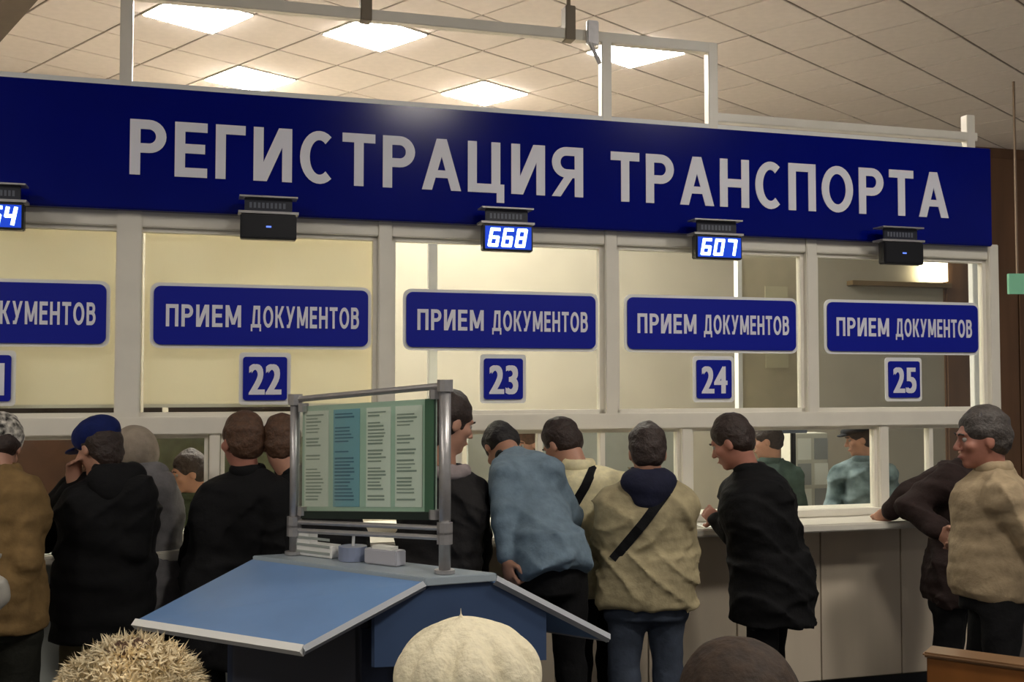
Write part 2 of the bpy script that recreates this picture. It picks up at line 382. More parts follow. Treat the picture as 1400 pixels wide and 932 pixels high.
# open frame of rails above the sign
def rail(name, u0, z0, u1, z1, hw=.03):
    if abs(u1-u0) > abs(z1-z0): bx = (min(u0, u1), max(u0, u1), -.02, .04, z0-hw, z0+hw)
    else: bx = (u0-hw, u0+hw, -.021, .041, min(z0, z1), max(z0, z1))
    return bx
tf = thing('rail_frame', 'cream painted square-tube frame rising above the blue sign to the ceiling', 'frame', W(0, 0, 0), ANG)
zr = zz(700, 40); ur = uu(973, 100)
for bx, nm in ((rail('', uu(173, 60), ZT, uu(173, 60), CEIL-.0), 'post'), (rail('', uu(828, 110), ZT, uu(828, 110), zr), 'post'),
               (rail('', ur, ZT, ur, zr+.03), 'post'), (rail('', UL, zr, ur, zr), 'top_rail'), (rail('', ur, zz(1150, 174), UR-.08, zz(1150, 172), .026), 'low_rail'),
               (rail('', uu(1325, 190), ZT, uu(1325, 190), zz(1325, 158)), 'post')):
    MB().box(*bx).build(nm, CREAM, tf, .004)
for px in (500, 778):
    u_ = uu(px, 20); MB().box(u_-.03, u_+.03, -.03, .05, zr-.035, zr+.16).build('hanger', GRIDM, tf, .004)
    MB().tube([(u_, .01, zr+.14), (u_, .01, CEIL)], .012).build('hanger_rod', GRIDM, tf)
u_ = uu(808, 50)
MB().box(u_-.04, u_+.03, -.05, -.02, zr-.06, zr+.08).build('clamp', METAL, tf, .006)
MB().tube([(u_-.03, -.06, zr-.05), (u_+.03, -.06, zr-.17)], .012).build('clamp_lever', METAL, tf)
# 'ПРИЕМ ДОКУМЕНТОВ' plates and number squares
plates = [(None, 21), ((210, 385, 466, 503, 395, 468), 22), ((557, 399, 473, 813, 405, 473), 23), ((858, 405, 477, 1088, 411, 478), 24), ((1130, 413, 478, 1338, 417, 479), 25)]
ZP1 = zz(860, 406, -.03); ZP0 = zz(860, 477, -.03)
pu0 = [uu(p[0][0], 440, -.03) for p in plates[1:]]; pu1 = [uu(p[0][3], 440, -.03) for p in plates[1:]]
PWD = np.mean(np.array(pu1)-np.array(pu0))
pc = [(a_+b_)/2 for a_, b_ in zip(pu0, pu1)]; pc = [uu(145, 440, -.03)-PWD/2]+pc
nc = [uu(x, 515, -.03) for x in (15, 362.5, 688.5, 976.5, 1236.5)]; nc[0] = uu(14, 515, -.03)-.107
ZN1 = np.mean([zz(x, y, -.03) for x, y in ((362, 487), (688, 490), (976, 492), (1237, 494))]); ZN0 = np.mean([zz(x, y, -.03) for x, y in ((362, 543), (688, 546), (976, 546), (1237, 545))])
PLAB = ['blue rounded plate cut off by the left edge of the photo', 'largest whole lettered blue plate, left of centre above number 22',
        'lettered blue plate in the middle, on the window below the display reading 668', 'lettered blue plate below the display reading 607, above number 24',
        'rightmost lettered blue plate, overlapping the right window frame']
NLAB = ['small blue number plate cut off by the left edge of the photo', 'small blue plate numbered 22 beside the top of the info stand', 'small blue plate with white 23 right of the info stand',
        'small blue plate with white 24 above the man in black coat', 'rightmost small blue plate, with white 25']
for i in range(5):
    num = 21+i
    t = thing('window_plate', PLAB[i], 'sign', W(pc[i], -.02, (ZP0+ZP1)/2), ANG, 'blue lettered window plates')
    h = ZP1-ZP0
    MB().poly(rrect(0, 0, PWD+.035, h+.035, .045, .004), (0, -.006, 0)).build('border', WHITE, t)
    MB().poly(rrect(0, 0, PWD, h, .035, -.002), (0, -.01, 0)).build('panel', PLATEBLUE, t)
    cyr('lettering', 'ПРИЕМ', LETTER, t, -PWD*.445, -PWD*.105, -h*.19, h*.19, -.0125, .19, .17, .003)
    cyr('lettering', 'ДОКУМЕНТОВ', LETTER, t, -PWD*.06, PWD*.455, -h*.19, h*.19, -.0125, .19, .17, .003)
    t = thing('number_plate', NLAB[i], 'sign', W(nc[i], -.02, (ZN0+ZN1)/2), ANG, 'blue number plates')
    h = ZN1-ZN0
    MB().poly(rrect(0, 0, .26, h+.045, .02, .004), (0, -.006, 0)).build('border', WHITE, t)
    MB().poly(rrect(0, 0, .22, h, .015, -.002), (0, -.01, 0)).build('panel', PLATEBLUE, t)
    text_mesh('numeral', str(num), LETTER, t, -.082, .082, -h*.37, h*.37, -.0125, .04, .003)
# queue displays below the sign
SEG = {'0': 'abcdef', '4': 'bcfg', '6': 'acdefg', '7': 'abc', '8': 'abcdefg', '-': 'g', '5': 'acdfg'}
def digit(mb, ch, cx, cz, w_, h_, y, th):
    sl = .18
    P = {'a': (-1, 1, 1, 1), 'b': (1, 1, 1, 0), 'c': (1, 0, 1, -1), 'd': (-1, -1, 1, -1), 'e': (-1, 0, -1, -1), 'f': (-1, 1, -1, 0), 'g': (-1, 0, 1, 0)}
    for s_ in SEG[ch]:
        x0, z0, x1, z1 = P[s_]; p0 = Vector((cx+x0*w_/2+z0*h_/2*sl, 0, cz+z0*h_/2)); p1 = Vector((cx+x1*w_/2+z1*h_/2*sl, 0, cz+z1*h_/2))
        dd = (p1-p0).normalized(); nn = Vector((-dd.z, 0, dd.x))*th/2; p0 -= dd*th*.3; p1 += dd*th*.3
        mb.poly([p+Vector((0, y, 0)) for p in (p0+nn, p1+nn, p1-nn, p0-nn)], (0, -.003, 0))
dv = -.25
disp = [((-42, 33), (276, 313), '664', 'lit queue display cut off at the left edge showing a 4'),
        ((329, 406), (293, 327), '-', 'dark idle queue display hanging below the sign above window 22'),
        ((661, 729), (307, 343), '668', 'lit queue display showing 668, under the middle of the sign'),
        ((952, 1015), (322, 354), '607', 'lit queue display showing 607, right of the centre mullion'),
        ((1209, 1263), (331, 361), '-', 'dark idle queue display near the right end above window 25')]
for (xa, xb), (ya, yb), txt, lb in disp:
    xm = (xa+xb)/2; u0, z1 = wl(xm, ya, dv); _, z0 = wl(xm, yb, dv); wd = uu(xb, ya, dv)-uu(xa, ya, dv); h = z1-z0
    t = thing('queue_display', lb, 'display', W(u0, dv, (z0+z1)/2), ANG, 'queue displays under the sign')
    on = txt != '-'
    MB().box(-wd/2, wd/2, 0, .06, -h/2, h/2).build('casing', BLACKP, t, .005)
    MB().box(-wd/2+.01, wd/2-.01, -.003, .0, -h/2+.01, h/2-.01).build('screen', LEDBG if on else BLACKP, t)
    m_ = MB()
    if on:
        for k, ch in enumerate(txt): digit(m_, ch, (k-1)*wd*.27-.004, 0, wd*.15, h*.6, -.003, .016)
        m_.build('digits', LED, t)
    else:
        digit(m_, '-', 0, .0, .02, .04, -.003, .008); m_.build('dash', LEDOFF, t)
    MB().box(-wd/2-.01, wd/2+.01, .0, .10, h/2+.004, h/2+.016).build('bracket', METAL, t)
    MB().box(-wd/2+.02, wd/2-.02, .03, .045, h/2+.016, h/2+.085).build('upper_panel', mat('dark_grey_panel', (30, 34, 48), .4), t, .003)
    MB().box(-wd/2-.005, wd/2+.005, .0, .10, h/2+.085, h/2+.093).build('bracket', METAL, t)
    k_ = MB()
    for q in range(9): k_.box(-wd*.34+q*wd*.075, -wd*.34+q*wd*.075+wd*.045, .0285, .03, h/2+.035, h/2+.062)
    meta(k_.build('faded_caption', mat('caption_grey', (92, 96, 108), .6), t), kind='stuff')

# green hanging sign at the far right
p = at(1391, 388, 9.6)
t = thing('hanging_sign', 'pale green rectangular sign hanging on a rod before the brown wall', 'sign', p)
hh = 14/F*9.6
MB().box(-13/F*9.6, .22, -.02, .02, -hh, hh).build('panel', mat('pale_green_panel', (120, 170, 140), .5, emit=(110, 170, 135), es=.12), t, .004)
MB().tube([(0, 0, hh), (0, 0, CEIL-p.z)], .011).build('rod', mat('rod_tan', (150, 128, 108), .5), t)

# ------------------------------------------------------------------ office contents behind the glass
def wthing(name, label, cat, px, py, v, group=None):
    u_, z_ = wl(px, py, v); return thing(name, label, cat, W(u_, v, z_), ANG, group), u_, z_
def boxrange(xa, ya, xb, yb, v):
    ym = (ya+yb)/2; xm = (xa+xb)/2
    return uu(xa, ym, v)-uu(xm, ym, v), uu(xb, ym, v)-uu(xm, ym, v), zz(xm, yb, v)-zz(xm, ym, v), zz(xm, ya, v)-zz(xm, ym, v), xm, ym
def office_panel(name, label, cat, xa, ya, xb, yb, v, m, th=.05, floor=False, part='panel'):
    x0, x1, z0, z1, xm, ym = boxrange(xa, ya, xb, yb, v)
    t, u_, z_ = wthing(name, label, cat, xm, ym, v)
    if floor: t.location.z = 0; z1 = z_+z1; z0 = 0
    MB().box(x0, x1, 0, th, z0, z1).build(part, m, t, .004); return t, (x0, x1, z0, z1)
t, q = office_panel('screen_partition', 'tall greyish beige partition behind window 24 at its right side', 'partition', 1012, 352, 1092, 700, 2.6, mat('partition_beige', (186, 176, 150), .7, .04), .05, True)
MB().box(q[0]-.02, q[0]+.02, -.01, .06, 0, q[3]).build('edge_strip', WHITE, t)
MB().box(q[1]-.32, q[1]-.10, -.006, 0, 2.0, q[3]-.25).build('notice', mat('notice_pale', (196, 190, 160), .7), t)
t, q = office_panel('screen_partition', 'low grey-blue office partition behind the pane below number 23', 'partition', 640, 575, 930, 710, 2.0, mat('partition_grey', (176, 180, 174), .7, .05), .05, True)
MB().box(q[0], q[1], -.01, .06, q[3], q[3]+.03).build('top_rail', METAL, t)
t, q = office_panel('screen_partition', 'dark brown backdrop box added behind the leftmost pane', 'partition', -140, 580, 185, 710, 1.2, mat('backdrop_brown', (92, 62, 46), .6, .08), .4, True)  # brown backdrop box added to darken the view through this pane
t, q = office_panel('screen_partition', 'dark olive backdrop box added behind the pane below number 22', 'partition', 190, 583, 420, 710, 1.6, mat('backdrop_olive', (98, 102, 78), .7, .3, 6), .4, True)  # mottled olive backdrop box added to fill the view through this pane
for px, lb in ((592, 'thin white office post behind window 23'), (1336, 'thin white office post at the right end of window 25')):
    v = .9 if px == 592 else .45
    t, u_, z_ = wthing('office_post', lb, 'post', px, 440, v); t.location.z = 0
    MB().box(-.028, .028, 0, .05, 0, 3.05).build('shaft', WHITE, t, .004); MB().box(-.06, .06, -.03, .08, 0, .02).build('foot', WHITE, t)
t, q = office_panel('wall_light', 'small bright rectangular light seen through window 25 at top right', 'lamp', 1261, 356, 1296, 384, v_back-.12, mat('wall_light_glow', (255, 240, 200), .5, emit=(255, 240, 205), es=3.0), .06, part='diffuser')
MB().box(q[0]-.9, q[1]+.05, .0, .12, q[2]-.07, q[2]-.02).build('shelf_bar', mat('shelf_tan', (120, 100, 70), .6), t)
# column with papers pinned on it, behind window 24
t, q = office_panel('paper_column', 'pale notice column covered with pinned sheets behind window 24', 'notice board', 1086, 592, 1132, 715, 1.9, mat('column_white', (206, 204, 190), .7), .2, True)
for r_ in range(4):
    for c_ in range(2):
        x_ = q[0]+.03+c_*(q[1]-q[0])*.5; zt = q[3]-.04-r_*.2
        MB().box(x_, x_+(q[1]-q[0])*.4, -.004, 0, zt-.17, zt).build('sheet', mat('sheet_grey', (160, 162, 160), .7) if (r_+c_) % 2 else PAPER, t)
# monitor
t, q = office_panel('office_monitor', 'grey-blue monitor seen from behind at the top of window 24', 'monitor', 1070, 574, 1104, 592, 1.2, mat('monitor_grey', (96, 104, 120), .4), .04, part='casing')
MB().tube([(0, .03, q[2]), (0, .03, .02-t.location.z+.74)], .02).build('stand', BLACKP, t)
# inner work desk
t = thing('office_desk', 'long pale office desk standing inside along the service windows', 'desk', W(0, 0, 0), ANG)
MB().box(UL, UR-.1, .52, .85, .71, .74).build('top', BEIGEP, t, .004)
for k in range(5):
    MB().box(UL+.1+k*1.35, UL+.14+k*1.35, .56, .82, 0, .71).build('leg', BEIGEP, t)

# ------------------------------------------------------------------ writing desk with sloping sides
RZ, LZ = 1.15, .985
A1, A2 = atz(580, 795, RZ), atz(677, 788, RZ)
B1 = atz(345, 764, RZ); B2 = B1+(A2-A1)
L1 = atz(415, 884, LZ); L2 = atz(185, 848, LZ)
R1 = atz(832, 868, .90); R2 = R1+(B1-A1)
cen = (A1+A2+B1+B2)/4; base = Vector((cen.x, cen.y, 0))
td = thing('writing_desk', 'light blue stand-up writing desk with two sloping tops and a grey ridge', 'desk', base)
def rel(*ps): return [p-base for p in ps]
def slab(name, pts, m, th=.022):
    pts = rel(*pts); n_ = (pts[1]-pts[0]).cross(pts[2]-pts[0]).normalized()
    if n_.z < 0: n_ = -n_
    return MB().poly(pts, -n_*th).build(name, m, td, .003)
up = Vector((0, 0, .001))
slab('sloping_top', [A1, B1, L2, L1], DESKBLUE); slab('sloping_top', [A2, R1, R2, B2], DESKBLUE)
slab('ridge_top', [A1+up*14+(A1-B1)*.01, A2+up*14+(A2-B2)*.01, B2+up*14, B1+up*14], mat('ridge_grey', (160, 172, 180), .22), .03)
def bar(p0, p1, m, r_=.014): MB().tube(rel(p0, p1), r_, 4).build('edge_strip', m, td)
dn = Vector((0, 0, -.012))
bar(L1+dn, L2+dn, WHITE, .02); bar(L1+dn, A1+dn, EDGE, .016); bar(R1+dn, A2+dn, EDGE, .018); bar(R1+dn, R2+dn, EDGE)
# gable apron
ax = (A1-B1).normalized()*.012
gd = A2-A1; gd.z = 0
def on_gable(px, py):
    r_ = ray(px, py); nn = Vector((-gd.y, gd.x, 0)); t_ = nn.dot(Vector((A1.x, A1.y, 0))+ax*-1)/nn.dot(r_); return Vector((0, 0, CAMZ))+r_*t_
l_, r_ = on_gable(512, 842), on_gable(747, 834); lb_, rb_ = on_gable(512, 912), on_gable(747, 902)
g = rel(on_gable(590, 801), on_gable(668, 795), r_, rb_, lb_, l_)
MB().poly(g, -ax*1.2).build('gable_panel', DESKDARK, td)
# pedestal: two end frames and a body panel down to the floor
axn = (B1-A1); axl = axn.length; axn.normalize()
for tt in (.12, .88):
    pa = l_.lerp(A1, .2)+axn*axl*tt; pb = r_.lerp(A2, .2)+axn*axl*tt
    pts = [Vector((pa.x, pa.y, 0)), Vector((pb.x, pb.y, 0)), Vector((pb.x, pb.y, .98)), Vector((pa.x, pa.y, .98))]
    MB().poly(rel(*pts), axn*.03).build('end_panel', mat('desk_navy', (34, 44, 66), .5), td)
pa = l_.lerp(A1, .2)+axn*axl*.13; pb = l_.lerp(A1, .2)+axn*axl*.88; s_ = (A2-A1).normalized()*.03
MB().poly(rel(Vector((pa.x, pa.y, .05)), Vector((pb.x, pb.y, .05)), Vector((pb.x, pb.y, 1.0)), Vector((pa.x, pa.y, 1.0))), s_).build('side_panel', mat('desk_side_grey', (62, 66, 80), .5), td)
# info stand on the ridge
PL = A1.lerp(A2, .25).lerp(B1.lerp(B2, .25), .80); PR = A1.lerp(A2, .35).lerp(B1.lerp(B2, .35), .03)
def col_at(px, za):                       # ridge point under pixel column px
    best = min((abs(700+F*(q.x)/(q.y)-px), k) for k in range(0, 101) for q in [A1.lerp(A2, .5).lerp(B1.lerp(B2, .5), k/100*1.0-.05)])
    return A1.lerp(A2, .5).lerp(B1.lerp(B2, .5), best[1]/100-.05)
PL, PR = col_at(393, 0), col_at(609, 0); rz = RZ+.016
zTL = at(393, 546, PL.y).z; zTR = at(609, 527, PR.y).z; zBL = at(393, 713, PL.y).z; zBR = at(609, 722, PR.y).z
ti = thing('info_stand', 'steel tube stand holding a green-edged glass board of notices on the desk', 'notice stand', (PL+PR)/2+Vector((0, 0, rz-RZ)))
o_ = (PL+PR)/2+Vector((0, 0, rz-RZ)); rr = lambda p, z: Vector((p.x, p.y, z))-o_
for p, zt, r_ in ((PL, zTL, .02), (PR, zTR, .022)):
    MB().tube([rr(p, rz), rr(p, zt)], r_, 12).build('post', METAL, ti, smooth=True)
    MB().tube([rr(p, rz), rr(p, rz+.012)], .038, 16).build('foot_plate', METAL, ti)
MB().tube([rr(PL, zTL), rr(PR, zTR)], .013, 10).build('top_tube', METAL, ti)
for dz in (0, .035): MB().tube([rr(PL, zBL-dz), rr(PR, zBR-dz)], .01, 10).build('bottom_tube', METAL, ti)
for p, z_ in ((PL, zTL), (PR, zTR), (PL, zBL), (PR, zBR), (PL, zBL-.035), (PR, zBR-.035)):
    MB().tube([rr(p, z_-.022), rr(p, z_+.022)], .03, 10).build('tube_joint', METAL, ti)
    if z_ in (zTL, zTR, zBL, zBR):
        q = p.lerp(PR if p is PL else PL, .06); dz = -.05 if z_ in (zTL, zTR) else .03
        MB().tube([rr(q, z_+dz), rr(q, z_+dz+.035)], .022, 8).build('glass_clip', METAL, ti)
eu = (PR-PL); ln = eu.length; eu.normalize(); en = Vector((eu.y, -eu.x, 0))
if en.y > 0: en = -en
def bp(s_, f_, off):                      # s along 0..1, f height 0 bottom..1 top
    zb = (zBL+.045)*(1-s_)+(zBR+.06)*s_; zt = (zTL-.03)*(1-s_)+(zTR-.045)*s_
    p = PL.lerp(PR, s_); return Vector((p.x, p.y, zb*(1-f_)+zt*f_))+en*off-o_
def bquad(name, s0, s1, f0, f1, off, th, m, par=ti, mb=None):
    q = (mb or MB()); q.poly([bp(s0, f0, off), bp(s1, f0, off), bp(s1, f1, off), bp(s0, f1, off)], en*th)
    return q if mb is not None else q.build(name, m, par)
bquad('back_board', .05, .94, 0, 1, -.012, .008, mat('board_green', (188, 212, 194), .5))
bquad('glass_pane', .05, .94, 0, 1, .014, .004, GREENGLASS)
bquad('board_edge', .885, .94, 0, 1, -.004, .012, mat('board_edge_green', (70, 110, 86), .4))
bquad('board_foot', .06, .94, -.07, 0, -.01, .02, mat('board_dark', (30, 44, 38), .4))
for k, (s0, s1) in enumerate(((.07, .24), (.275, .455), (.50, .66), (.69, .86))):
    pg = bquad('notice_sheet', s0, s1, .04, .95, -.003, .002, PAPERB if k == 1 else PAPER)
    tb = MB(); f_ = .90
    while f_ > .08:
        hh_ = random.choice((.012, .016)); wd = random.uniform(.55, .88)
        if random.random() < .82: bquad('', s0+.012, s0+.012+(s1-s0-.024)*wd, f_, f_+hh_, .0, .0006, None, mb=tb)
        f_ -= .032
    meta(tb.build('print_lines', TEXTB if k == 1 else TEXTM, pg), kind='stuff')
# small boxes and holders on the ridge
def ridge_box(name, label, px0, px1, ytop, m, depth=.06, side=.62):
    k = (B1.lerp(B2, side)-A1.lerp(A2, side)); c0, c1 = A1.lerp(A2, side), None
    def colp(px): return min(((abs(700+F*q.x/q.y-px), i) for i in range(0, 121) for q in [A1.lerp(A2, side)+k*(i/120)]))[1]/120
    pa, pb = A1.lerp(A2, side)+k*colp(px0), A1.lerp(A2, side)+k*colp(px1); c = (pa+pb)/2
    zt = at((px0+px1)/2, ytop, c.y).z-rz
    ang_ = math.atan2((pb-pa).y, (pb-pa).x)
    t = thing(name, label, 'holder', (c.x, c.y, rz), ang_); L = (pb-pa).length
    return t, L, zt
t, L, h = ridge_box('leaflet_holder', 'white stepped leaflet box on the desk ridge at the left post', 408, 462, 742, PAPER)
MB().box(-L/2, L/2, -.03, .03, 0, h).build('body', WHITE, t, .003); MB().box(-L/2, -L*.05, -.031, .02, 0, h+.045).build('raised_back', WHITE, t, .003)
for k in range(3): MB().box(-L/2+.01, L/2-.01, -.034, -.0305, .012+k*.028, .022+k*.028).build('front_rib', mat('rib_grey', (150, 156, 150), .6), t)
t, L, h = ridge_box('pen_cup', 'grey-blue pen cup with a white pen between the two boxes', 468, 500, 746, PAPER)
MB().tube([(0, 0, 0), (0, 0, h)], L*.45, 14).build('cup', mat('cup_blue_grey', (130, 140, 165), .4), t, smooth=False)
MB().tube([(0, 0, .01), (.004, 0, h+.05)], .006, 8).build('pen', WHITE, t)
t, L, h = ridge_box('card_box', 'low white and grey card box on the desk ridge beside the pen cup', 506, 550, 750, PAPER)
MB().box(-L/2, L/2, -.03, .03, 0, h).build('body', mat('card_grey', (176, 176, 184), .5), t, .004)
MB().box(-L*.3, L*.3, -.02, .02, h, h+.012).build('cards', PAPER, t)

# wooden counter at the bottom right
wz = 1.02
p0 = atz(1262, 890, wz); p1 = atz(1440, 914, wz); dd = (p1-p0).normalized(); bk = Vector((-dd.y, dd.x, 0))
c = (p0+p1)/2
t = thing('wooden_stand', 'orange-brown wooden stand with a pale top rim at the bottom right corner', 'stand', (c.x, c.y, 0), math.atan2(dd.y, dd.x)); L = (p1-p0).length+.3
MB().box(-L/2+.15, L/2+.15, -.012, .10, wz-.016, wz).build('top_rim', mat('rim_tan', (112, 84, 58), .3), t, .006)
MB().box(-L/2+.16, L/2+.14, 0, .09, .06, wz-.016).build('body', WOOD, t, .004)
MB().box(-L/2+.18, L/2+.12, .01, .08, 0, .06).build('plinth', BLACKP, t)
#PEOPLE#
# ------------------------------------------------------------------ people: signed-distance bodies meshed with surface nets
class SDF:
    def __init__(s, lo, hi, h):
        s.lo = np.array(lo, float); s.h = h; s.n = np.maximum(4, np.ceil((np.array(hi)-s.lo)/h).astype(int)+1); s.f = np.full(s.n, .5, np.float32)
        s.ax = [s.lo[i]+np.arange(s.n[i])*h for i in range(3)]
    def block(s, lo, hi):
        a = np.clip(np.floor((np.array(lo)-s.lo)/s.h).astype(int), 0, s.n); b = np.clip(np.ceil((np.array(hi)-s.lo)/s.h).astype(int)+1, 0, s.n)
        if (b <= a).any(): return None, None
        sl = tuple(slice(a[i], b[i]) for i in range(3))
        P = np.stack(np.meshgrid(*[s.ax[i][sl[i]] for i in range(3)], indexing='ij'), -1)
        return sl, P
    def add(s, fn, lo, hi, k=.02, sub=False):
        m = max(k, .02)+s.h*2; sl, P = s.block(np.array(lo)-m, np.array(hi)+m)
        if sl is None: return
        d = fn(P).astype(np.float32); f = s.f[sl]
        if sub: d = -d; hh = np.clip(.5-.5*(f-d)/k, 0, 1); s.f[sl] = f*(1-hh)+d*hh+k*hh*(1-hh); return
        hh = np.clip(.5+.5*(f-d)/k, 0, 1); s.f[sl] = f*(1-hh)+d*hh-k*hh*(1-hh)
    def cap(s, a, b, ra, rb, k=.02, sub=False):
        a, b = np.array(a, float), np.array(b, float); r = max(ra, rb)
        def fn(P):
            pa = P-a; ba = b-a; h = np.clip((pa@ba)/(ba@ba+1e-9), 0, 1)
            return np.linalg.norm(pa-h[..., None]*ba, axis=-1)-(ra+(rb-ra)*h)
        s.add(fn, np.minimum(a, b)-r, np.maximum(a, b)+r, k, sub)
    def ell(s, c, r, M=None, k=.02, sub=False):
        c = np.array(c, float); r = np.array(r, float); M = np.eye(3) if M is None else np.array(M)
        def fn(P):
            q = ((P-c)@M)/r; l = np.linalg.norm(q, axis=-1); g = np.linalg.norm(q/r, axis=-1)+1e-6
            return l*(l-1)/g
        s.add(fn, c-r.max(), c+r.max(), k, sub)
    def loft(s, a, b, lat, prof, k=.03):
        """elliptic loft along a->b; prof rows: (t metres from a, half width, half depth, forward offset)"""
        a, b = np.array(a, float), np.array(b, float); axis = (b-a)/np.linalg.norm(b-a)
        lat = np.array(lat, float); lat = lat-axis*(lat@axis); lat /= np.linalg.norm(lat); dep = np.cross(axis, lat)
        pr = np.array(prof, float); R_ = pr[:, 1:3].max()+.05
        def fn(P):
            q = P-a; t = q@axis; x = q@lat; y = q@dep
            A = np.interp(t, pr[:, 0], pr[:, 1]); B = np.interp(t, pr[:, 0], pr[:, 2]); o = np.interp(t, pr[:, 0], pr[:, 3])
            d = (np.sqrt((x/A)**2+((y-o)/B)**2)-1)*np.minimum(A, B)
            return np.maximum(d, np.maximum(pr[0, 0]-t, t-pr[-1, 0]))
        p0 = a+axis*pr[0, 0]; p1 = a+axis*pr[-1, 0]
        s.add(fn, np.minimum(p0, p1)-R_, np.maximum(p0, p1)+R_, k)
    def folds(s, amp, sc=14, seed=0, stretch=(1, 1, 1)):
        rs = np.random.RandomState(seed); sl, P = s.block(s.lo, s.lo+s.n*s.h)
        P = P.astype(np.float32)*np.array(stretch, np.float32); d = 0
        wv = np.sin(P@(rs.randn(3).astype(np.float32)*sc*.5)+rs.rand()*6)
        for i in range(4):
            v = rs.randn(3).astype(np.float32); v /= np.linalg.norm(v); d = d+np.sin(P@(v*sc*(1+.7*i))+wv*1.6+rs.rand()*6)/(1+.6*i)
        s.f[sl] += (d*amp*.5).astype(np.float32)
    def creases(s, amp, seed=0):
        rs = np.random.RandomState(seed); sl, P = s.block(s.lo, s.lo+s.n*s.h); P = P.astype(np.float32); d = 0
        for i in range(3):
            v = rs.randn(3).astype(np.float32); v[2] *= 1.6; v /= np.linalg.norm(v); w2 = rs.randn(3).astype(np.float32)*5
            ph = P@(v*(15+7*i))+np.sin(P@w2+i)*1.5+rs.rand()*6; msk = np.clip(np.sin(P@(rs.randn(3).astype(np.float32)*6)+rs.rand()*6)+.2, 0, 1)
            d = d+(1-np.abs(np.sin(ph)))**3*msk
        s.f[sl] -= (d*amp).astype(np.float32)
    def mesh(s, name):
        f = s.f; n = f.shape; ins = f < 0; h = s.h
        c = [ins[dx:n[0]-1+dx, dy:n[1]-1+dy, dz:n[2]-1+dz] for dx in (0, 1) for dy in (0, 1) for dz in (0, 1)]
        cnt = sum(x.astype(np.int8) for x in c); act = (cnt > 0) & (cnt < 8); idx = np.argwhere(act)
        if len(idx) == 0: return bpy.data.meshes.new(name)
        ids = np.full(act.shape, -1, np.int64); ids[act] = np.arange(len(idx)); acc = np.zeros((len(idx), 3)); num = np.zeros(len(idx))
        cor = [(dx, dy, dz) for dx in (0, 1) for dy in (0, 1) for dz in (0, 1)]
        for a in cor:
            for ax in range(3):
                if a[ax]: continue
                b = list(a); b[ax] = 1
                fa = f[tuple((idx+a).T)]; fb = f[tuple((idx+b).T)]; x = (fa < 0) != (fb < 0)
                t = np.where(x, fa/np.where(x, fa-fb, 1), 0); p = np.tile(np.array(a, float), (len(idx), 1)); p[:, ax] = t
                acc[x] += p[x]; num += x
        V = s.lo+(idx+acc/num[:, None])*h; faces = []
        for ax in range(3):
            o1, o2 = [(1, 2), (2, 0), (0, 1)][ax]
            sa = [slice(None)]*3; sb = [slice(None)]*3; sa[ax] = slice(0, -1); sb[ax] = slice(1, None)
            A, B = ins[tuple(sa)], ins[tuple(sb)]; e_ = np.argwhere(A != B)
            e_ = e_[(e_[:, o1] > 0) & (e_[:, o2] > 0) & (e_[:, o1] < n[o1]-1) & (e_[:, o2] < n[o2]-1)]
            q = []
            for d1, d2 in ((1, 1), (0, 1), (0, 0), (1, 0)):
                g_ = e_.copy(); g_[:, o1] -= d1; g_[:, o2] -= d2; q.append(ids[tuple(g_.T)])
            q = np.stack(q, 1); flip = ~A[tuple(e_.T)]; q[flip] = q[flip][:, ::-1]; q = q[(q >= 0).all(1)]; faces.append(q)
        Q = np.concatenate(faces)
        # one light Laplacian pass
        for _ in range(2):
            sm = np.zeros_like(V); ct = np.zeros(len(V))
            for i in range(4):
                np.add.at(sm, Q[:, i], V[Q[:, (i+1) % 4]]); np.add.at(sm, Q[:, (i+1) % 4], V[Q[:, i]]); np.add.at(ct, Q[:, i], 1); np.add.at(ct, Q[:, (i+1) % 4], 1)
            V = V*.5+sm/np.maximum(ct, 1)[:, None]*.5
        me = bpy.data.meshes.new(name); me.vertices.add(len(V)); me.vertices.foreach_set('co', V.ravel())
        me.loops.add(Q.size); me.loops.foreach_set('vertex_index', Q.ravel().astype(np.int32))
        me.polygons.add(len(Q)); me.polygons.foreach_set('loop_start', np.arange(0, Q.size, 4, dtype=np.int32))
        me.polygons.foreach_set('use_smooth', np.ones(len(Q), bool)); me.update(); return me
    def build(s, name, m, parent): return link(name, s.mesh(name), m, parent)

V3 = lambda *a: np.array(a, float)
def unit(v): return v/(np.linalg.norm(v)+1e-9)
def rotz(a): return np.array([[math.cos(a), -math.sin(a), 0], [math.sin(a), math.cos(a), 0], [0, 0, 1]])
def hand(s, wrist, d, pn, curl=.5, side=1, h_=.004):
    """palm, four unequal two-bone fingers and a thumb from the palm's side; d = direction of the hand, pn = palm normal"""
    d = unit(d); pn = unit(pn-d*(pn@d)); l = np.cross(d, pn)*side
    M = np.stack([l, d, pn], 1); c = wrist+d*.05
    s.ell(c, (.042, .055, .018), M, k=.012); s.cap(wrist-d*.03, wrist+d*.02, .027, .025, k=.015)
    for i, (o, ln_) in enumerate(((.030, .066), (.010, .076), (-.010, .070), (-.029, .054))):
        b0 = wrist+d*.092+l*o; a1 = curl*.9; a2 = curl*2.0
        d1 = unit(d*math.cos(a1)+pn*math.sin(a1)+l*o*1.2); d2 = unit(d*math.cos(a2)+pn*math.sin(a2)+l*o)
        k1 = b0+d1*ln_*.55; k2 = k1+d2*ln_*.5
        s.cap(b0-d*.02, k1, .0105, .0098, k=.004); s.cap(k1, k2, .0098, .0085, k=.003)
    t0 = wrist+d*.03+l*.034; t1 = t0+unit(d*.7+l*.75+pn*.3)*.042; t2 = t1+unit(d*.9+l*.25+pn*.45)*.03
    s.cap(t0-l*.01, t1, .014, .012, k=.008); s.cap(t1, t2, .0115, .0098, k=.004)

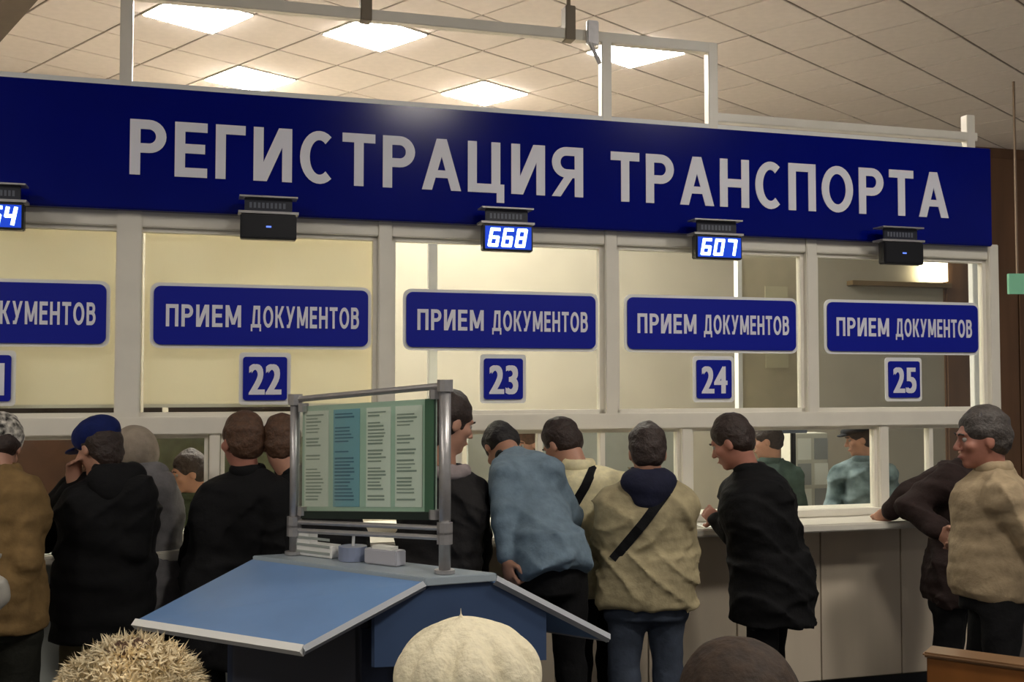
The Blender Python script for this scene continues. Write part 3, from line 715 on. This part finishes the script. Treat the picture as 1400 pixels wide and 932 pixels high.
def head_frame(yaw, pitch, roll=0):
    """columns: right, forward, up. yaw 0 looks away from the camera, 90 to its left"""
    f = rotz(yaw)@V3(0, math.cos(pitch), math.sin(pitch)); u = rotz(yaw)@V3(0, -math.sin(pitch), math.cos(pitch)); r = np.cross(f, u)
    return np.stack([r, f, u], 1)
def add_head(s, c, M, sc=1.):
    T = lambda *p: c+M@(V3(*p)*sc); E = lambda p, r, k=.015, sub=False: s.ell(T(*p), V3(*r)*sc, M, k, sub)
    E((0, -.012, .025), (.076, .096, .096)); E((0, .022, -.045), (.060, .066, .072), .03); E((0, .066, -.096), (.024, .022, .02), .02)
    E((0, .078, .028), (.05, .018, .012), .015)
    for x in (-1, 1):
        E((x*.032, .099, .006), (.017, .014, .012), .008, True)
        E((x*.047, .062, -.02), (.022, .022, .02), .02); E((x*.079, -.008, -.008), (.010, .020, .033), .006)
    s.cap(T(0, .088, .008), T(0, .108, -.028), .008*sc, .0125*sc, k=.008)
    for x in (-1, 1): E((x*.013, .098, -.033), (.009, .01, .007), .005)
    E((0, .088, -.060), (.026, .013, .006), .006); E((0, .086, -.071), (.022, .012, .006), .006)
def face_bits(par, c, M, sc=1., brow=None):
    T = lambda *p: Vector(c+M@(V3(*p)*sc)); Mx = Matrix(M.tolist()).to_4x4()
    for x in (-1, 1):
        bm = bmesh.new(); bmesh.ops.create_uvsphere(bm, u_segments=14, v_segments=8, radius=.0118*sc, matrix=Matrix.Translation(T(x*.032, .0745, .006)))
        me = bpy.data.meshes.new('eye'); bm.to_mesh(me); bm.free(); ey = link('eye', me, EYEW, par)
        bm = bmesh.new(); bmesh.ops.create_uvsphere(bm, u_segments=12, v_segments=6, radius=.0055*sc, matrix=Matrix.Translation(T(x*.032, .0815, .006)))
        me = bpy.data.meshes.new('iris'); bm.to_mesh(me); bm.free(); link('iris', me, IRIS, ey)
        if brow: MB().tube([T(x*.015, .094, .027), T(x*.032, .094, .032), T(x*.050, .083, .027)], .004*sc, 6).build('eyebrow', brow, par, smooth=True)
    MB().tube([T(-.022, .094, -.065), T(-.008, .0985, -.065), T(.008, .0985, -.065), T(.022, .094, -.065)], [.0015, .004, .004, .0015], 6).build('lips', LIP, par, smooth=True)
def hair_cap(s, c, M, sc=1., back=.03, length=.0, thick=.016):
    T = lambda *p: c+M@(V3(*p)*sc)
    s.ell(T(0, -.020, .038), V3(.080+thick*.6, .096+thick*.4, .090+thick)*sc, M, .02)
    s.ell(T(0, -.055, -.015-length*.5), V3(.070+thick*.5, .060, .065+length)*sc, M, .03)
    # keep the face and the ears free
    s.ell(T(0, .115, -.045), V3(.080, .075, .095)*sc, M, .01, True)
    for x in (-1, 1): s.ell(T(x*.092, .02, -.025), V3(.028, .035, .04)*sc, M, .008, True)

def cloth(name, col, rough=.85, var=.12, scale=22, bump=.35): return mat('cloth_'+name, col, rough, var, scale, bump, spec=.25)
def HAIRM(name, col): return mat('hair_'+name, col, .6, .25, 60, .5)

def person(label, cat='person', Y=5, head=(0, 0), hdy=0., hyaw=0, hpitch=-5, nb=None, pv=None, byaw=0, sl=None, sr=None, el=None, er=None, hl=None, hr=None,
           hem=.2, wdt=1., dep=1., jacket=None, trousers=None, hair=None, hairlen=0., hood=None, skin=None, sc=1., jname='jacket', curl=.6, fold=.010,
           collar=None, beard=None, seated=False, legspread=.12, group=None, arm=1., hp=None, palm=None):
    P3 = lambda q: None if q is None else np.array(at(q[0], q[1], Y+(q[2] if len(q) > 2 else 0)))
    hc = P3((head[0], head[1], hdy)); nb = P3(nb); pv = P3(pv); pv0 = pv.copy()
    sl, sr, el, er, hl, hr = [P3(q) for q in (sl, sr, el, er, hl, hr)]
    base = V3(pv[0], pv[1], 0); t = thing('person', label, cat, base, 0, group)
    L = lambda p: p-base
    hc, nb, pv, sl, sr, el, er, hl, hr = [L(p) for p in (hc, nb, pv, sl, sr, el, er, hl, hr)]
    HM = head_frame(R(hyaw), R(hpitch)); lat = rotz(R(byaw))@V3(1, 0, 0); fw = rotz(R(byaw))@V3(0, 1, 0)
    skin = skin or SKIN
    # body: one continuous figure (head, neck, trunk, arms, hands)
    pts = np.array([hc, nb, pv, sl, sr, el, er, hl, hr]); lo = pts.min(0)-.24; hi = pts.max(0)+.24; lo[2] = pv[2]-.15
    s = SDF(lo, hi, .0075)
    s.cap(pv, nb-unit(nb-pv)*.12, .11, .12, .05); s.cap(nb-unit(nb-pv)*.06, hc+HM@V3(0, -.03, -.06), .062, .056, .03)
    add_head(s, hc, HM, sc)
    for a_, b_, c_ in ((sl, el, hl), (sr, er, hr)):
        s.cap(nb*.6+a_*.4, a_, .05, .05, .03); s.cap(a_, b_, .045, .038, .02); s.cap(b_, c_, .038, .026, .015)
    for sd_, b_, c_ in ((-1, el, hl), (1, er, hr)):
        pn = fw*.4-lat*sd_ if palm is None else np.array(palm, float)
        hand(s, c_, unit(c_-b_) if hp is None else unit(np.array(hp, float)), pn, curl, -sd_)
    body = s.build('body', skin, t); face_bits(body, hc, HM, sc, hair)
    # jacket
    jl = pts.min(0)-.2; jh = pts.max(0)+.2; jl[2] = min(pv[2]-hem, min(hl[2], hr[2]))-.08; jh[2] = max(nb[2], sl[2], sr[2])+.12
    s = SDF(jl, jh, .0105)
    ln_ = np.linalg.norm(nb-pv); w_ = wdt; d_ = dep
    s.loft(pv, nb, lat, [(-.12, .185*w_, .145*d_, 0), (.0, .185*w_, .145*d_, 0), (ln_*.3, .182*w_, .140*d_, .0), (ln_*.7, .200*w_, .142*d_, -.0), (ln_*.88, .165*w_, .120*d_, -.0), (ln_*.97, .105, .092, 0), (ln_*1.06, .068, .070, 0)], .05)
    s.loft(pv, pv+V3(0, 0, 1), lat, [(-hem, .195*w_, .155*d_, 0), (.1, .180*w_, .140*d_, 0)], .05)
    for a_, b_, c_ in ((sl, el, hl), (sr, er, hr)):
        s.cap(a_+(nb-a_)*.35, a_, .075, .074*arm, .06); s.cap(a_, b_, .074*arm, .060*arm, .018); s.cap(b_, b_+(c_-b_)*.93, .062*arm, .046*arm, .012)
        s.cap(b_+(c_-b_)*.86, b_+(c_-b_)*.92, .05*arm, .05*arm, .012)
    s.folds(fold*.7, 13, int(abs(pv0[0]*100)), (1, 1, 1.6)); s.creases(fold*1.3, int(abs(pv0[0]*100))+7)
    s.folds(fold*.5, 34, int(abs(pv0[0]*100))+1, (.6, .6, 1.4))
    jk = s.build(jname, jacket, t)
    # collar ring
    cu_ = unit(nb-pv); cc = nb+cu_*.015
    s = SDF(cc-.16, cc+.16, .009); s.ell(cc+V3(0, 0, .01), (.086, .084, .055), None, .02); s.ell(cc+V3(0, 0, .05), (.06, .058, .06), None, .01, True)
    s.build('collar', collar or jacket, t)
    if hood is not None:
        cb = nb-fw*.085+V3(0, 0, .02)
        s = SDF(cb-.24, cb+.24, .01); s.ell(cb+V3(0, 0, -.02)-fw*.0, (.128, .07, .075), rotz(R(byaw)), .03); s.ell(cb-V3(0, 0, .08)-fw*.03, (.085, .05, .08), rotz(R(byaw)), .05); s.ell(cb+V3(0, 0, .06)+fw*.02, (.07, .05, .05), rotz(R(byaw)), .01, True)
        s.folds(.008, 22, 5); s.build('hood', hood, t)
    if trousers is not None:
        g0_ = -base[2]
        hpz = pv[2]
        s = SDF(V3(pv[0]-.4, pv[1]-.4, .02), V3(pv[0]+.4, pv[1]+.4+(.35 if seated else 0), hpz+.1), .014)
        s.loft(V3(pv[0], pv[1], hpz), V3(pv[0], pv[1], hpz+1), lat, [(-.18, .17*w_, .125*d_, 0), (.03, .165*w_, .125*d_, 0)], .05)
        for sd_ in (-1, 1):
            hj = V3(pv[0], pv[1], hpz-.06)+lat*.085*sd_
            if seated: kn = hj+fw*.42+V3(0, 0, -.02)+lat*.04*sd_; an = V3(kn[0], kn[1], .1)
            else: an = V3(pv[0], pv[1], .09)+lat*legspread*sd_+fw*.04*sd_; kn = (hj+an)/2+fw*.03
            s.cap(hj, kn, .095, .072, .03); s.cap(kn, an, .072, .062, .03)
        s.folds(.008, 16, 3, (1, 1, 1.8)); s.build('trousers', trousers, t)
        for sd_ in (-1, 1):
            if seated: an = V3(pv[0], pv[1], .1)+lat*.125*sd_+fw*.42
            else: an = V3(pv[0], pv[1], .09)+lat*legspread*sd_+fw*.04*sd_
            q = SDF(an-.28, an+.28, .012); f_ = unit(fw)
            q.ell(V3(an[0], an[1], .055)+f_*.07, (.048, .135, .05), rotz(R(byaw)), .02); q.cap(V3(an[0], an[1], .06), V3(an[0], an[1], .11), .048, .05, .02)
            q.add(lambda P: -(P[..., 2]-0.005), an-.3, V3(an[0]+.3, an[1]+.3, .02), .004, False) if False else None
            q.build('shoe', mat('shoe_black', (24, 22, 22), .4), t)
    if hair is not None:
        s = SDF(hc-.22, hc+.22, .008); hair_cap(s, hc, HM, sc, length=hairlen); s.folds(.006, 55, 9); s.build('hair', hair, body)
    return dict(t=t, body=body, jacket=jk, hc=hc, HM=HM, base=base, nb=nb, pv=pv, lat=lat, fw=fw)
def strap(p, pix, m, wd=.022, name='strap'):
    """bag strap lying on the jacket's back, found by projecting onto the garment"""
    me = p['jacket'].data; bv = BVHTree.FromPolygons([v.co for v in me.vertices], [tuple(q.vertices) for q in me.polygons])
    o0 = Vector((0, 0, CAMZ))-Vector(p['base']); pts = []
    for i in range(len(pix)-1):
        for k in range(8):
            x = pix[i][0]+(pix[i+1][0]-pix[i][0])*k/8; y = pix[i][1]+(pix[i+1][1]-pix[i][1])*k/8
            d_ = ray(x, y).normalized(); h_ = bv.ray_cast(o0, d_)
            if h_[0] is not None: pts.append(h_[0]-d_*.006)
    q = MB(); ring = []
    vs = []
    for i, a in enumerate(pts):
        tt = (pts[min(i+1, len(pts)-1)]-pts[max(i-1, 0)]).normalized(); n_ = -(a-o0).normalized(); sdv = tt.cross(n_).normalized()*wd
        vs.append([q.bm.verts.new(a+sdv), q.bm.verts.new(a-sdv), q.bm.verts.new(a-sdv-n_*.02), q.bm.verts.new(a+sdv-n_*.02)])
    for i in range(len(vs)-1):
        for k in range(4): q.bm.faces.new((vs[i][k], vs[i][(k+1) % 4], vs[i+1][(k+1) % 4], vs[i+1][k]))
    q.bm.faces.new(vs[0]); q.bm.faces.new(vs[-1][::-1])
    return q.build(name, m, p['t'])
BLK = cloth('black', (13, 13, 15)); NAVY = cloth('navy', (28, 30, 50)); DENIM = cloth('denim_blue', (108, 126, 140)); KHAKI = cloth("khaki", (160, 148, 116))
CREAMC = cloth('cream', (226, 216, 176)); MUST = cloth('mustard', (120, 96, 60)); GREY = cloth('grey', (124, 122, 124)); BEIGEC = cloth('beige', (158, 140, 112))
BRNBLK = cloth('brown_black', (44, 32, 30)); OLIVE = cloth('olive', (92, 84, 62)); JEAN = cloth('dark_jeans', (64, 72, 86)); GRN = cloth('green_uniform', (72, 88, 82))
CAMO = mat('cloth_camouflage', (58, 76, 78), .85, 0, 9, .2, col2=(120, 138, 142))
HB, HDK, HMID, HGR = HAIRM('black', (26, 22, 22)), HAIRM('dark_brown', (44, 30, 24)), HAIRM('brown', (82, 56, 38)), HAIRM('greying', (66, 60, 56))

# 1 mustard jacket at the left edge
p = person('person in a mustard jacket and patterned knitted cap, cut off by the left edge', Y=4.35, head=(-2, 612), hdy=.12, hyaw=15, hpitch=-35, nb=(0, 652, .04), pv=(-8, 812), byaw=10,
           sl=(-62, 672, .05), sr=(30, 676, .0), el=(-80, 760, .1), er=(36, 765, -.05), hl=(-60, 780, .35), hr=(20, 838, .0), hem=.14, jacket=MUST, trousers=cloth('dark_green', (38, 38, 32)), hair=HDK, arm=1.05)
s = SDF(p['hc']-.22, p['hc']+.22, .008); s.ell(p['hc']+p['HM']@V3(0, -.02, .045), (.098, .115, .10), p['HM'], .01); s.ell(p['hc']+p['HM']@V3(0, .12, -.05), (.1, .07, .1), p['HM'], .01, True)
s.folds(.005, 60, 2); s.build('knitted_cap', mat('cap_pattern', (40, 38, 36), .9, 0, 34, .5, col2=(226, 220, 208)), p['body'])
# 2 blue cap
p = person('person in a blue cap and black hooded jacket leaning a cheek on the hand', Y=4.75, head=(134, 612), hdy=.05, hyaw=62, hpitch=-22, nb=(152, 650), pv=(142, 800), byaw=35,
           sl=(104, 674, .12), sr=(186, 676, -.06), el=(64, 728, .02), er=(182, 745, -.06), hl=(104, 668, .04), hr=(110, 712, .12), hem=.22, wdt=1.13, dep=1.2, jacket=BLK, trousers=OLIVE, hair=HDK, hairlen=.03, hood=BLK,
           hp=(-.15, -.1, 1), palm=(.6, -.4, 0), curl=.7, arm=1.25)
CAPB = cloth('cap_blue', (14, 28, 84)); s = SDF(p['hc']-.26, p['hc']+.26, .008)
s.ell(p['hc']+p['HM']@V3(0, -.012, .062), (.100, .118, .082), p['HM'], .01); s.folds(.006, 30, 4); s.build('cap', CAPB, p['body'])
q = p['HM']; s = SDF(p['hc']-.28, p['hc']+.28, .007); s.ell(p['hc']+q@V3(0, .118, .034), (.07, .06, .009), q, .006); s.build('cap_peak', CAPB, p['body'])
# 3 grey hooded sweatshirt
p = person('person in a grey hooded sweatshirt behind the one in the blue cap', Y=5.1, head=(182, 628), hdy=.1, hyaw=40, hpitch=-25, nb=(192, 648, .03), pv=(200, 790), byaw=20,
           sl=(150, 665, .1), sr=(218, 664, -.03), el=(140, 730, .2), er=(226, 735, -.02), hl=(160, 730, .35), hr=(212, 752, .26), hem=.2, wdt=.98, jacket=GREY, trousers=BLK, hair=HMID, hood=GREY, arm=.95)
s = SDF(p['hc']-.26, p['hc']+.26, .009); s.ell(p['hc']+p['HM']@V3(0, -.03, .03), (.115, .125, .125), p['HM'], .02); s.ell(p['hc']+p['HM']@V3(0, .13, -.02), (.085, .09, .11), p['HM'], .01, True); s.folds(.006, 25, 4)
s.build('raised_hood', cloth('hood_taupe', (150, 138, 124)), p['t'])
# 4 black coat left of the stand
p = person('person with short brown hair in a long black coat left of the info stand', Y=4.95, head=(331, 604), hyaw=42, hpitch=0, nb=(338, 650), pv=(318, 800), byaw=25,
           sl=(290, 684, .08), sr=(378, 676, -.05), el=(266, 760, .08), er=(382, 760, -.05), hl=(262, 800, .22), hr=(360, 800, .2), hem=.34, wdt=1.15, dep=1.1, jacket=BLK, trousers=BLK, hair=HMID, skin=SKIN2, sc=1.05, jname='coat', arm=1.1)
# 5 behind the stand, scarf
p = person('person with dark hair and a pale scarf standing behind the info stand', Y=4.95, head=(616, 578), hyaw=-62, hpitch=-18, nb=(610, 650), pv=(596, 800), byaw=-30,
           sl=(572, 676, -.04), sr=(648, 674, .06), el=(568, 750), er=(656, 750, .1), hl=(590, 790, .2), hr=(650, 790, .25), hem=.3, wdt=1.15, jacket=cloth('charcoal', (38, 36, 36)), trousers=BLK, hair=HDK, hairlen=.03, sc=1.1, jname='coat')
s = SDF(p['nb']-.22, p['nb']+.22, .009)
for k in range(12):
    a_ = k*math.pi/6; b_ = a_+math.pi/6; s.cap(p['nb']+V3(.085*math.cos(a_), .085*math.sin(a_), .02), p['nb']+V3(.085*math.cos(b_), .085*math.sin(b_), .02), .033, .033, .01)
s.folds(.008, 40, 3); s.build('scarf', cloth('scarf_grey', (150, 138, 138)), p['t'])
# 4b behind the left half of the notice board
p = person('person in dark clothes mostly hidden behind the notice board, next to the brown-haired person', Y=4.98, head=(384, 607), hyaw=20, hpitch=-8, nb=(402, 650), pv=(452, 800), byaw=10,
           sl=(366, 680), sr=(460, 680), el=(384, 750, .02), er=(490, 750), hl=(410, 790, .1), hr=(470, 790, .1), hem=.3, wdt=1.2, jacket=BLK, trousers=BLK, hair=HMID, jname='coat')
# 6 denim jacket bending over
p = person('person in a faded denim jacket bending forward right of the info stand', Y=4.85, head=(686, 612), hdy=.42, hyaw=20, hpitch=-65, nb=(702, 630, .24), pv=(750, 756, -.05), byaw=12,
           sl=(690, 652, .05), sr=(752, 644, .10), el=(688, 714, -.06), er=(780, 706, .2), hl=(693, 762, -.12), hr=(772, 740, .35), hem=.03, wdt=.9, dep=1.0, jacket=DENIM, trousers=BLK, hair=HB, curl=.9, collar=BLK, arm=.9, legspread=.14)
# 7 cream jacket, strap
p = person('person in a cream jacket with a black bag strap leaning to the window', Y=5.25, head=(768, 608), hdy=.12, hyaw=48, hpitch=-35, nb=(792, 642, .03), pv=(816, 775), byaw=25,
           sl=(766, 668, .13), sr=(846, 668, -.02), el=(762, 730, .22), er=(862, 732, -.03), hl=(770, 735, .4), hr=(812, 770, .12), hem=.1, wdt=1.15, jacket=CREAMC, trousers=BLK, hair=HDK, arm=1.05)
strap(p, [(814, 634), (800, 665), (778, 702)], BLK)
# 8 khaki jacket with navy hood
p = person('person in a khaki jacket with a navy hood, seen from behind', Y=4.95, head=(885, 619), hyaw=0, hpitch=-14, nb=(884, 655), pv=(884, 790), byaw=0,
           sl=(842, 690, .0), sr=(930, 688, .0), el=(828, 750, .06), er=(938, 752, .05), hl=(850, 765, .28), hr=(920, 765, .28), hem=.10, wdt=1.12, dep=1.05, jacket=KHAKI, trousers=JEAN, hair=HDK, hood=NAVY, fold=.014, arm=1.1, collar=NAVY)
strap(p, [(912, 672), (880, 715), (832, 772)], BLK)
# 9 black coat at window 24
p = person('person in a black coat looking down in profile below number 24', Y=5.4, head=(1000, 605), hdy=.02, hyaw=62, hpitch=-24, nb=(1026, 646), pv=(1054, 782), byaw=55,
           sl=(1004, 672, .14), sr=(1058, 676, -.12), el=(1004, 730, .2), er=(1072, 742, -.12), hl=(982, 712, .3), hr=(1040, 768, .03), hem=.24, wdt=1.2, dep=1.3, jacket=BLK, trousers=BLK, hair=HDK, skin=SKIN2, sc=1.05, jname='coat', arm=1.12)
# 10 brown-black jacket reaching
p = person('person in a brown-black jacket reaching an arm to the rightmost window', Y=5.85, head=(1338, 606), hdy=.12, hyaw=60, hpitch=-15, nb=(1324, 640, .05), pv=(1304, 785), byaw=55,
           sl=(1296, 652, .14), sr=(1300, 660, -.12), el=(1246, 676, .16), er=(1246, 692, -.06), hl=(1216, 698, .25), hr=(1282, 724, -.22), hem=.14, wdt=.98, dep=1.05, arm=1.2, jacket=BRNBLK, trousers=BLK, hair=HB, curl=.8)
# 11 beige jacket
p = person('person in a beige jacket standing at the right edge of the photo', Y=4.75, head=(1342, 600), hyaw=84, hpitch=-6, nb=(1358, 646), pv=(1362, 778), byaw=78,
           sl=(1350, 680, .17), sr=(1376, 684, -.17), el=(1372, 745, .2), er=(1416, 738, -.2), hl=(1376, 762, .03), hr=(1374, 757, .0), hem=.08, wdt=.9, dep=1.25, jacket=BEIGEC, trousers=BLK, hair=HGR, skin=SKIN2, sc=1.08, arm=1.1)
# officers and clerks inside
def inside(label, Y, head, col, hair, yaw, hat=None, **k):
    x, y = head; d_ = 290*5/Y/290*F/1450
    q = lambda dx, dy, dz=0: (x+dx*d_, y+dy*d_, dz)
    b = dict(nb=q(8, 50), pv=q(12, 185), sl=q(-42, 76, .05), sr=q(56, 76, -.05), el=q(-56, 140, .05), er=q(66, 140, -.05), hl=q(-60, 160, -.05), hr=q(30, 165, -.05)); b.update(k)
    p = person(label, Y=Y, head=head, hyaw=yaw, hpitch=-12, byaw=yaw*.7, jacket=col, trousers=BLK, hair=hair, jname='shirt', hem=.06, **b); return p
inside('clerk with dark hair and a green-grey shirt behind the glass, left of the pinned sheets', 7.5, (1048, 602), GRN, HDK, 75)
p = inside('officer in a camouflage jacket and dark cap behind the glass of window 24', 7.7, (1176, 600), CAMO, HDK, 80)
s = SDF(p['hc']-.26, p['hc']+.26, .009); s.ell(p['hc']+p['HM']@V3(0, 0, .075), (.10, .125, .04), p['HM'], .01); s.ell(p['hc']+p['HM']@V3(0, .10, .05), (.07, .06, .01), p['HM'], .01); s.build('service_cap', cloth('service_cap', (40, 42, 46)), p['body'])
inside('clerk with brown hair seen through the pane right of the scarfed person', 6.9, (716, 606), cloth('clerk_grey', (96, 92, 92)), HMID, 150)
inside('clerk in a dark green top behind the pane below number 22', 6.5, (258, 646), cloth('clerk_green', (62, 70, 50)), HDK, 120)

# seated people in the foreground, backs to the camera
bench_y = 1.98
tb = thing('waiting_bench', 'long waiting bench under the three people seated in the foreground', 'bench', (-.13, bench_y, 0))
MB().box(-1.0, 1.0, -.2, .24, .44, .48).build('seat', WOOD, tb, .01)
for x in (-.85, 0, .85): MB().box(x-.03, x+.03, -.18, .2, 0, .44).build('leg', METAL, tb)
def seated(label, hx, ztop, jacket, hair, hyaw=0):
    Y = bench_y; X = (hx-700)/F*Y; px = lambda x, z, dy=0: (700+F*(X+x)/(Y+dy), 0)
    def tr(x, z, dy=0):                     # pixel triple of a point given in metres
        v = Vector((X+x, Y+dy, z-CAMZ)); c_, s__ = math.cos(PITCH), math.sin(PITCH); yy = v.y*c_+v.z*s__; zz_ = -v.y*s__+v.z*c_
        return (700+F*v.x/yy, 466-F*zz_/yy, dy)
    zh = ztop-.125; h_ = tr(0, zh, .03)
    return person(label, Y=Y, head=h_[:2], hdy=.03, hyaw=hyaw, hpitch=-5, nb=tr(0, zh-.19, 0), pv=tr(0, .66, 0), byaw=0, sl=tr(-.17, zh-.25), sr=tr(.17, zh-.25), el=tr(-.22, .80, .05), er=tr(.22, .80, .05),
                  hl=tr(-.10, .74, .30), hr=tr(.10, .74, .30), hem=.06, jacket=jacket, trousers=BLK, hair=hair, seated=True, jname='coat')
p = seated('seated person in a cream knitted beret in the foreground', 640, 1.393, cloth('coat_brown', (84, 66, 54)), HMID)
s = SDF(p['hc']-.3, p['hc']+.3, .008); c_ = p['hc']+V3(0, -.03, .06)
s.ell(c_, (.137, .145, .10), None, .02); s.ell(c_+V3(.0, -.02, -.085), (.10, .11, .05), None, .03); s.cap(c_+V3(-.012, 0, .095), c_+V3(-.016, -.005, .122), .006, .005, .006)
rs = np.random.RandomState(1)
for k in range(9):
    a_ = k*2*math.pi/9+.3; q = V3(math.cos(a_), math.sin(a_), 0); s.cap(c_+q*.07+V3(0, 0, .093), c_+q*.14+V3(0, 0, .01), .003, .008, .03, True)
s.folds(.003, 16, 7); s.build('beret', cloth('beret_cream', (228, 218, 188), .9, .05, 60, .4), p['body'])
p = seated('seated person in a shaggy blond fur hat in the left foreground', 181, 1.362, cloth('coat_taupe', (96, 84, 66)), HMID)
c_ = p['hc']+V3(0, -.02, .035); s = SDF(c_-.22, c_+.22, .008); s.ell(c_, (.118, .125, .105), None, .02); fh = s.build('fur_hat', mat('fur_base', (150, 128, 92), .95, .3, 30, .5), p['body'])
q = MB(); rs = np.random.RandomState(3)
for k in range(9000):
    v = rs.randn(3); v[2] = abs(v[2])*.9-.25; v = unit(v); pt = c_+v*V3(.114, .121, .101); cl = np.sin(v*9+V3(0, 2, 4))*.5
    d1 = unit(v+rs.randn(3)*.7+cl+V3(0, 0, -.1)); d2 = unit(d1+rs.randn(3)*.6+V3(0, 0, -.6)); l1 = rs.uniform(.012, .02); m1 = pt+d1*l1; tip = m1+d2*rs.uniform(.012, .024)
    a_ = unit(np.cross(d1, rs.randn(3)))*.003
    vv = [q.bm.verts.new(x) for x in (pt+a_, pt-a_, m1-a_*.8, m1+a_*.8, tip)]
    q.bm.faces.new(vv[:4]); q.bm.faces.new((vv[3], vv[2], vv[4]))
meta(q.build('fur_strands', mat('fur_tips', (226, 210, 174), .9, .3, 9), fh), kind='stuff')
p = seated('seated person with smooth chestnut brown hair in the right foreground', 1010, 1.372, cloth('coat_dark', (48, 40, 38)), None)
s = SDF(p['hc']-.26, p['hc']+.26, .008); c_ = p['hc']; s.ell(c_+V3(0, -.015, .03), (.112, .118, .112), None, .02); s.ell(c_+V3(0, -.04, -.06), (.108, .085, .12), None, .05); s.ell(c_+V3(0, .12, -.05), (.07, .08, .1), None, .01, True)
s.folds(.004, 50, 4, (1, 1, .3)); s.build('hair', mat('hair_chestnut', (48, 34, 22), .8, .35, 40, .4), p['body'])

# papers on the ledge
for px, wd, lb in ((58, .2, 'white sheet lying on the ledge beside the mustard jacket'), (972, .1, 'small white card on the ledge in front of the man in black')):
    u_, z_ = wl(px, 745 if px < 100 else 712, -.22); t = thing('paper_sheet', lb, 'paper', W(u_, -.22, Z_LEDGE+.002), ANG+.2)
    MB().poly([(-wd, -.07, .0), (wd*.3, -.09, .0), (wd*.6, .05, .004), (-wd*.8, .07, .002)], (0, 0, .003)).build('sheet', PAPER, t)
    MB().box(-wd*.5, wd*.2, -.03, .03, .005, .008).build('folded_flap', WHITE, t)
p_ = at(-3, 800, 4.12)
t = thing('plastic_bag', 'crumpled white plastic bag held by the person in mustard at the left edge', 'bag', p_)
s = SDF((-.12, -.1, -.16), (.12, .1, .14), .008); s.ell((0, 0, -.03), (.05, .035, .08), None, .02); s.cap((-.02, 0, .05), (0, 0, .11), .012, .016, .03); s.folds(.014, 45, 3); s.build('bag_body', mat('bag_white', (170, 166, 156), .4, .05, 20, .3), t)
